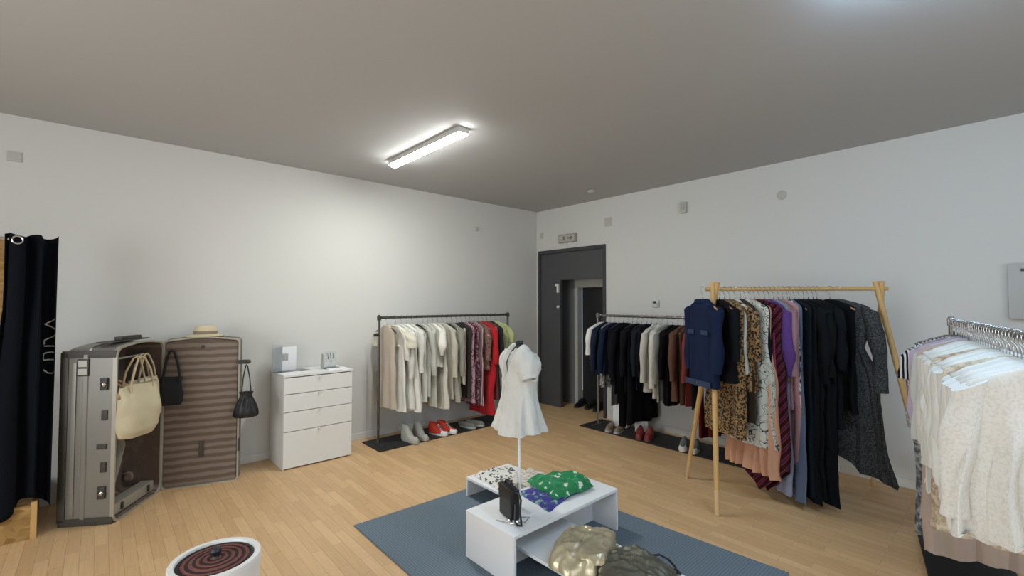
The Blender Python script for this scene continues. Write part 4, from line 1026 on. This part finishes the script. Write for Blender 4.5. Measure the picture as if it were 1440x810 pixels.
# lid half
lidang = math.atan2(4.573 - 4.742, .906 - .388)
lid = empty('suitcase_lid_frame', (P2.x, P2.y, 0), lidang)
lid.parent = suit; lid.matrix_parent_inverse = Matrix.Identity(4)
inv = Matrix.Rotation(-ang1, 2)
lv = inv @ (Vector((P2.x + .006, P2.y + .002)) - P1)
lid.location = (lv.x, lv.y, 0); lid.rotation_euler = (0, 0, lidang - ang1)
L2 = math.hypot(.906 - .388, 4.573 - 4.742)
case_half(lid, L2, CH, .16, 'lid_shell', True, r=.03, arch=.022)
bm = NB(); box(bm, L2 * .5 - .012, L2 * .5 + .02, -.022, -.004, .24, .37, .004); obj('zip_pull', bm, M['casedark'], lid)
bm = NB(); lathe(bm, [(.014, 0), (.012, .01)], 14); bmesh.ops.rotate(bm, verts=bm.verts, matrix=Matrix.Rotation(PI / 2, 3, 'X')); bmesh.ops.translate(bm, verts=bm.verts, vec=(L2 * .5, -.006, CH - .06)); obj('snap_button', bm, M['casedark'], lid)
bm = NB(); box(bm, L2 - .01, L2 + .07, -.03, .0, 1.005, 1.04, .008, 3); lathe(bm, [(.0, -.02), (.02, -.015), (.026, 0), (.02, .015), (.0, .02)], 14, (L2 + .065, -.015, 1.022), False, False); obj('wall_hook', bm, M['casedark'], lid)
bm = NB(); box(bm, L2 - .004, L2 + .012, -.014, .01, .25, .36, .003); obj('lid_catch', bm, M['casedark'], lid)
lid.name = 'lid'

def L2W(x, y, z, base=P1, ang=ang1):
    c, s_ = math.cos(ang), math.sin(ang); return (base.x + x * c - y * s_, base.y + x * s_ + y * c, z)
# wooden hangers inside the suitcase
for i, (xx, yaw, dz) in enumerate(((.06, 70, 0), (.10, 95, 0), (.15, 110, 0))):
    p = L2W(xx, .10, 1.125); t = hanger('wood', (p[0], p[1], p[2] - .0), ang1 + math.radians(yaw), ['left', 'middle', 'right'][i] + ' one of three bare wooden hangers inside the open suitcase', 'bare wooden hangers in the suitcase')
    for c_ in t.children: c_.scale = (.8, 1.6, 1.6) if c_.name.startswith('shoulder') else (.62, 1, .62)
# bags
def tote(pos, rz, Wt, Ht, Dt, m, label, strap_h, seed, strap_m=None, taper=.9, sag=.03, name='tote_bag', strap_r=.007, sx=.28):
    """origin at the top of the handles; bag hangs below"""
    t = empty(name, pos, rz, label, 'bag'); z1 = -strap_h; z0 = z1 - Ht; rings = []; nr = 40
    for j in range(17):
        s = j / 16; z = lerp(z1, z0, s); wd = Wt / 2 * lerp(taper, 1.0, math.sin(s * PI / 2)) * (1 - .12 * smooth01((s - .85) / .15)); th = Dt / 2 * (.35 + .65 * math.sin(min(1, s * 1.25) * PI * .62)) * (1 - .5 * smooth01((s - .88) / .12)); ring = []
        for i in range(nr):
            a = 2 * PI * i / nr; ca, sa = math.cos(a), math.sin(a)
            x = wd * math.copysign(abs(ca) ** .6, ca); y = th * math.copysign(abs(sa) ** .8, sa)
            n1 = noise.noise(Vector((x * 8 + seed, y * 6, z * 7))) * .028 + noise.noise(Vector((x * 20 + seed, y * 20, z * 16))) * .009
            zz = z - sag * (x / (Wt / 2)) ** 2 * -(.6 if s > .8 else 0) + (noise.noise(Vector((x * 8, seed, 2))) * .02 if s < .1 else 0)
            ring.append((x + n1 * .5, y + n1 * (1 if Dt > .05 else .3), zz))
        rings.append(ring)
    bm = NB(); loft(bm, rings, True, False, True); obj('bag_body', bm, m, t)
    for s in (-1, 1):
        bm = NB(); q = Wt * sx; yy = s * Dt * .2
        tube(bm, [(-q, yy, z1 - .05), (-q, yy, z1 + .01), (-q * .75, yy, z1 * .5), (-q * .3, yy * .6, -.012), (0, yy * .5, 0), (q * .3, yy * .6, -.012), (q * .75, yy, z1 * .5), (q, yy, z1 + .01), (q, yy, z1 - .05)], strap_r, 8); obj('handle', bm, strap_m or m, t)
    return t
p = L2W(.17, -.05, 1.142); tote(p, ang1 - .15, .36, .38, .15, M['canvas'], 'slouchy beige canvas tote hanging at the front of the open suitcase', .20, 5, M['rope'])
p = L2W(.36, .02, 1.142); tote(p, ang1 - .05, .34, .34, .12, M['canvas'], 'second beige canvas tote hanging behind the front one in the suitcase', .19, 23, M['rope'])
def LL(x, y, z): return L2W(x, y, z, Vector((P2.x, P2.y)), lidang)
p = LL(.07, -.035, 1.145); tote(p, lidang, .155, .23, .035, mat('black_flat_canvas', '101318', .85), 'flat black tote hanging at the top left of the striped suitcase lid', .22, 31, taper=1, sag=0, strap_r=.008, sx=.36)
# drawstring black bag on the hook
p = LL(L2 + .065, -.045, 1.0)
t = empty('drawstring_bag', p, lidang); tag(t, 'black leather drawstring bag hanging from the hook at the right of the suitcase lid', 'bag')
bm = NB(); rings = []
for j, (r, z) in enumerate([(.03, -.245), (.052, -.235), (.040, -.265), (.055, -.30), (.075, -.35), (.088, -.40), (.090, -.435), (.075, -.452), (.03, -.456)]):
    rings.append([(r * (1.05 + .07 * math.sin(9 * a + j * .4)) * math.cos(a), r * .62 * (1 + .07 * math.sin(9 * a)) * math.sin(a), z) for a in [2 * PI * k / 36 for k in range(36)]])
loft(bm, rings, True, False, True); obj('bag_body', bm, M['blackleather'], t)
bm = NB(); tube(bm, [(-.035, 0, -.26), (-.025, -.005, -.12), (-.006, -.005, -.01), (.0, 0, .0), (.006, .005, -.01), (.025, .005, -.12), (.038, 0, -.26)], .005, 8); obj('strap', bm, M['blackleather'], t)
bm = NB(); tube(bm, [(0, -.033, -.262), (.02, -.05, -.30), (.015, -.058, -.37)], .0035, 6); tube(bm, [(0, -.033, -.262), (-.015, -.05, -.30), (-.02, -.058, -.35)], .0035, 6); obj('drawstring', bm, M['blackleather'], t)
# straw hat on the lid
hp = LL(L2 * .52, .07, CH + .024)
t = empty('straw_hat', hp, .3); tag(t, 'pale straw hat lying on top of the suitcase lid', 'hat')
bm = NB(); lathe(bm, [(.10, .012), (.145, .0), (.148, .004), (.10, .018), (.088, .022), (.088, .05), (.082, .078), (.068, .092), (.03, .090), (.0, .084)], 40, cap0=False, cap1=False, sy=.82); obj('straw_body', bm, M['straw'], t)
bm = NB(); lathe(bm, [(.0895, .021), (.091, .03), (.090, .045), (.0885, .048)], 40, cap0=False, cap1=False, sy=.82); obj('hat_band', bm, M['strawband'], t)

# ---------------------------------------------------------------- fitting booth and curtain
t = empty('fitting_booth', (-.95, 4.66, 0)); tag(t, 'rough chipboard fitting booth at the left edge, behind the black curtain', 'fitting booth')
bx = -.95; by = 4.66
def bb(name, x0, x1, y0, y1, z0, z1, m, bev=.002): return obj(name, box(NB(), x0 - bx, x1 - bx, y0 - by, y1 - by, z0, z1, bev), m, t, False)
bb('plinth', -1.75, -.315, 4.345, 4.365, 0, .22, M['osb']); bb('plinth', -.335, -.315, 4.365, 4.96, 0, .22, M['osb']); bb('deck', -1.75, -.335, 4.365, 4.96, .20, .22, M['osb'])
bb('corner_post', -.315, -.285, 4.345, 4.375, 0, .235, M['wood'])
bb('back_panel', -1.75, -.46, 4.935, 4.955, 1.40, 2.0, M['osb']); bb('mirror_panel', -1.75, -.50, 4.94, 4.955, .22, 1.40, M['plate'])
bm = NB(); tube(bm, [(-1.75 - bx, 4.36 - by, 1.955), (-.40 - bx, 4.36 - by, 1.955)], .012, 12); obj('curtain_rod', bm, M['chrome'], t)
bm = NB(); box(bm, -1.78 - bx, -1.75 - bx, 4.34 - by, 4.96 - by, 0, 2.0, .002); obj('side_panel', bm, M['osb'], t)
# curtain
t = empty('curtain', (-.33, 4.36, 0)); tag(t, 'black floor length curtain with white printed letters at the left edge', 'curtain')
def curt(s, z):
    # s 0..1 along the gathered cloth, z height -> position relative to (-.33,4.36)
    top = z / 1.985; sp = lerp(1.25, 1.0, smooth01(top * 1.1))
    amp = .055 * (1.1 - .25 * top)
    x = lerp(-.145, .105, s) * (sp if s < .5 else 1.0 - .02 * (1 - top)) + .012 * math.sin(s * 21 + 1)
    if s < .3: x -= (1 - s / .3) * .10 * max(0, 1 - z / 1.5)
    y = amp * math.sin(s * 2 * PI * 2.6 + .4 + .3 * math.sin(z * 2)) + .012 * math.sin(z * 5 + s * 9) - .03 + .09 * s
    return Vector((x, y, z))
ns, nz = 90, 40; bm = NB(); rows = []
for j in range(nz + 1):
    row = []
    for i in range(ns + 1):
        s = i / ns; zb_ = .20 - .05 * math.sin(s * 8) + .03 * s; z = lerp(1.985, zb_, j / nz) + (.012 * math.sin(s * 14) if j == 0 else 0); row.append(curt(s, z))
    rows.append(row)
F_ = [[bm.verts.new(p) for p in r] for r in rows]
for j in range(nz):
    for i in range(ns): bm.faces.new([F_[j][i], F_[j][i + 1], F_[j + 1][i + 1], F_[j + 1][i]])
o = obj('curtain_cloth', bm, M['blackfabric'], t); sd = o.modifiers.new('solid', 'SOLIDIFY'); sd.thickness = .004; sd.offset = 0
bm = NB(); tr = []
for k in range(25):
    a = 2 * PI * k / 24; tr.append((-.075 + .024 * math.cos(a), -.075, 1.945 + .024 * math.sin(a)))
tube(bm, tr, .005, 8, cap=False); obj('eyelet_ring', bm, M['chrome'], t)
# printed letters: strokes laid on the cloth at the right hand fold
def stroke(pts, wdt=.010):
    out = []
    for (s0, z0), (s1, z1) in zip(pts, pts[1:]):
        n = 6
        for k in range(n + 1): out.append((lerp(s0, s1, k / n), lerp(z0, z1, k / n)))
    bm = NB(); prev = None
    L_ = []
    for i, (s, z) in enumerate(out):
        c = curt(s, z); a = curt(s + .004, z); b_ = curt(s, z + .01); nrm = (a - c).cross(b_ - c)
        if nrm.length < 1e-9: continue
        nrm.normalize()
        if nrm.y > 0: nrm = -nrm
        c = c + nrm * .004
        j = min(i, len(out) - 2); d_ = curt(*out[j + 1]) - curt(*out[j])
        sd_ = nrm.cross(d_)
        if sd_.length < 1e-9: continue
        sd_.normalize(); L_.append((c + sd_ * wdt / 2, c - sd_ * wdt / 2))
    V = [(bm.verts.new(a), bm.verts.new(b_)) for a, b_ in L_]
    for p, q_ in zip(V, V[1:]): bm.faces.new([p[0], p[1], q_[1], q_[0]])
    return bm
LT = []
s0, s1 = .80, .985
LT.append([(s0, 1.395), (s1, 1.44)]); LT.append([(s0, 1.395), (s1, 1.355)])          # V lying on its side
LT.append([(s0, 1.285), (s1, 1.325)]); LT.append([(s0, 1.285), (s0, 1.255)])
LT.append([(s0, 1.245), (s1, 1.245)])                                                 # I
LT.append([(s0, 1.195), (.9, 1.205), (s1, 1.20)]); LT.append([(s0, 1.150), (s1, 1.155)]); LT.append([(s0, 1.195), (s0 - .005, 1.172), (s0, 1.150)])
LT.append([(s0, 1.085), (.86, 1.06), (.93, 1.06), (s1, 1.085)]); 
for l_ in LT:
    o = obj('printed_letter', stroke(l_, .008), M['letter'], t)

# ---------------------------------------------------------------- round white drum with coiled lid
dc = (.388, 2.33)
t = empty('drum_stool', (*dc, 0)); tag(t, 'round white drum stool with a raised rim at the bottom left', 'stool')
bm = NB(); lathe(bm, [(.150, 0), (.158, .01), (.166, .2), (.170, .42), (.172, .445), (.168, .452), (.148, .452), (.145, .447), (.145, .43), (.0, .43)], 64, cap1=False); obj('drum_body', bm, mat('glossy_white', 'e8e8e6', .3), t)
t = empty('coiled_lid', (*dc, .431)); tag(t, 'brown and black coiled straw disc with a black knob set in the white drum stool', 'straw disc')
bm = NB(); pr_ = []
for k in range(15):
    r = .002 + .138 * k / 14; pr_ += [(r, .016 - .010 * (k / 14) ** 2 + .003), (r + .004, .020 - .010 * (k / 14) ** 2 + .002)] if k < 14 else [(.141, .010), (.141, 0)]
lathe(bm, [(p[0], p[1]) for p in pr_], 64, cap0=True, cap1=True); obj('coiled_disc', bm, M['coil'], t)
bm = NB(); lathe(bm, [(.1405, .001), (.1435, .001), (.1435, .012), (.132, .0135), (.132, .010)], 64, cap0=False, cap1=False); obj('dark_edge', bm, mat('black_edge', '20201e', .7), t)
bm = NB(); lathe(bm, [(.0, .018), (.018, .018), (.012, .028), (.020, .038), (.023, .05), (.016, .06), (.0, .063)], 20, cap0=False, cap1=False); obj('knob', bm, M['darkplastic'], t)

# ---------------------------------------------------------------- shoes
def shoe_bm(L_=.25, W_=.085, hi=.10, toe=.045):
    bm = NB(); rings = []; n = 16
    for j in range(n + 1):
        t_ = j / n; x = lerp(-L_ / 2, L_ / 2, t_); wd = W_ / 2 * (.72 + .28 * math.sin(PI * min(1, t_ * 1.1 + .02))) * (1 - (max(0, t_ - .8) / .2) ** 2 * .45) * (1 if t_ > .04 else .8)
        hh = lerp(hi, toe, smooth01((t_ - .32) / .35)) * (1 - (max(0, t_ - .85) / .15) ** 2 * .6)
        ring = []
        for k in range(14):
            a = PI * k / 13; ring.append((x, wd * math.cos(a) * (1 if math.sin(a) < .5 else .92), .018 + hh * max(0.0, math.sin(a)) ** .7))
        rings.append(ring)
    loft(bm, rings, False); 
    R0 = rings[0]; bm.faces.new([bm.verts.new(p) for p in R0]); bm.faces.new([bm.verts.new(p) for p in rings[-1]][::-1])
    bmesh.ops.remove_doubles(bm, verts=bm.verts, dist=.0005)
    return bm
def sole_bm(L_=.25, W_=.085, h=.022):
    bm = NB(); pts = []
    for k in range(28):
        a = 2 * PI * k / 28; x = L_ / 2 * 1.03 * math.copysign(abs(math.cos(a)) ** .8, math.cos(a)); wd = W_ / 2 * 1.06 * (1.0 if x > 0 else .86); pts.append((x, wd * math.copysign(abs(math.sin(a)) ** .75, math.sin(a))))
    loft(bm, [[(p[0], p[1], z) for p in pts] for z in (0, h * .5, h)], True, True, True); return bm
def shoe(pos, rz, up, sole, label, group, hi=.10, laces=None, toecap=None, name='sneaker'):
    t = empty(name, pos, rz, label, 'shoe', group)
    obj('upper', shoe_bm(hi=hi), up, t); obj('sole', sole_bm(), sole, t)
    if toecap:
        bm = NB(); rings = []
        for j in range(7):
            x = lerp(.06, .128, j / 6); r = .042 * math.sqrt(max(.05, 1 - (j / 6) ** 2 * .75)); rings.append([(x, r * math.cos(PI * k / 10), .018 + r * 1.05 * math.sin(PI * k / 10)) for k in range(11)])
        loft(bm, rings, False, False, True); obj('toe_cap', bm, toecap, t)
    if laces:
        bm = NB()
        for q_ in range(5):
            x = -.005 + q_ * .014; z = .118 - q_ * .013 if hi > .09 else .075 - q_ * .006
            tube(bm, [(x, -.024, z - .012), (x + .004, 0, z), (x, .024, z - .012)], .003, 6)
        obj('laces', bm, laces, t)
    return t
BZ = .012
g = 'shoes on the board under the back wall rail'
shoe((2.555, 4.50, BZ), -1.35, M['palegrey'], M['palegrey'], 'left pale grey ankle boot under the white dresses', g, .16, name='ankle_boot'); shoe((2.70, 4.52, BZ), -1.5, M['palegrey'], M['palegrey'], 'right pale grey ankle boot, next to the red sneakers', g, .16, name='ankle_boot')
shoe((2.93, 4.52, BZ), -1.2, M['redcanvas'], M['rubberwhite'], 'left red canvas sneaker under the light garments rail', g, .12, M['rubberwhite'], M['rubberwhite']); shoe((3.05, 4.52, BZ), -1.1, M['redcanvas'], M['rubberwhite'], 'right red canvas sneaker under the light garments rail', g, .12, M['rubberwhite'], M['rubberwhite'])
shoe((3.36, 4.54, BZ), -1.3, mat('grey_sandal', '6c6a64', .7), M['palegrey'], 'left low grey shoe right of the red sneakers', g, .05, name='flat_shoe'); shoe((3.49, 4.55, BZ), -1.2, mat('grey_sandal2', '706e66', .7), M['palegrey'], 'right low grey shoe beside its pair near the middle of the board', g, .05, name='flat_shoe')
g = 'shoes on the board under the right wall rail'
shoe((4.56, 3.30, BZ), 3.5, M['tan'], M['palegrey'], 'left tan flat shoe at the door end of the dark rail board', g, .055, name='flat_shoe'); shoe((4.58, 3.18, BZ), 3.4, M['tan'], M['palegrey'], 'right tan flat shoe in front of the white paper bag', g, .055, name='flat_shoe')
shoe((4.57, 2.90, BZ), 3.6, mat('dusty_red', '8e3a36', .7), mat('dusty_red_sole', '7a4440', .7), 'left dusty red shoe under the black trousers', g, .09); shoe((4.60, 2.80, BZ), 3.5, mat('dusty_red2', '8e3a36', .7), mat('dusty_red_sole2', '7a4440', .7), 'right dusty red shoe under the black trousers', g, .09)
shoe((4.56, 2.37, BZ), 3.5, mat('grey_green_canvas', '6a7270', .8), M['rubberwhite'], 'left white toed sneaker beside the wooden rack leg', g, .08, M['rubberwhite'], M['rubberwhite']); shoe((4.57, 2.25, BZ), 3.4, mat('grey_green_canvas2', '6a7270', .8), M['rubberwhite'], 'right white toed sneaker behind the wooden rack leg', g, .08, M['rubberwhite'], M['rubberwhite'])
# white paper bags by the rail
for i, (x, y, s_, lb) in enumerate(((4.80, 3.30, 1, 'upright white paper bag under the dark rail near the door'), (4.80, 3.02, .8, 'smaller white paper bag behind the black trousers'))):
    t = empty('paper_bag', (x, y, BZ), .2 + i * .3); tag(t, lb, 'bag'); bm = NB(); rings = []
    for z, a, b_ in ((0, .09, .045), (.1, .092, .046), (.2, .093, .04), (.27, .095, .03)):
        rings.append([(sx * b_ * s_, sy * a * s_, z * s_) for sx, sy in ((-1, -1), (0, -1), (1, -1), (1, 0), (1, 1), (0, 1), (-1, 1), (-1, 0))])
    loft(bm, rings, True, True, False); obj('bag_body', bm, M['paper'], t, False)
    bm = NB(); tube(bm, [(-.02, -.03, .26 * s_), (-.02, -.02, .31 * s_), (-.02, .02, .31 * s_), (-.02, .03, .26 * s_)], .003, 6); obj('handle', bm, M['paper'], t)
# dark shoes on the floor by the lobby door
for i in range(4):
    y = 4.36 - .17 * i
    shoe((WX + .26 + .03 * (i % 2), y, 0), 3.3, mat('black_shoe_%d' % i, '141416', .5), mat('black_sole_%d' % i, '2c2c2e', .5), f'{ORD[i]} black shoe from the left just inside the dark doorway', 'black shoes in the doorway', .09, name='black_shoe')
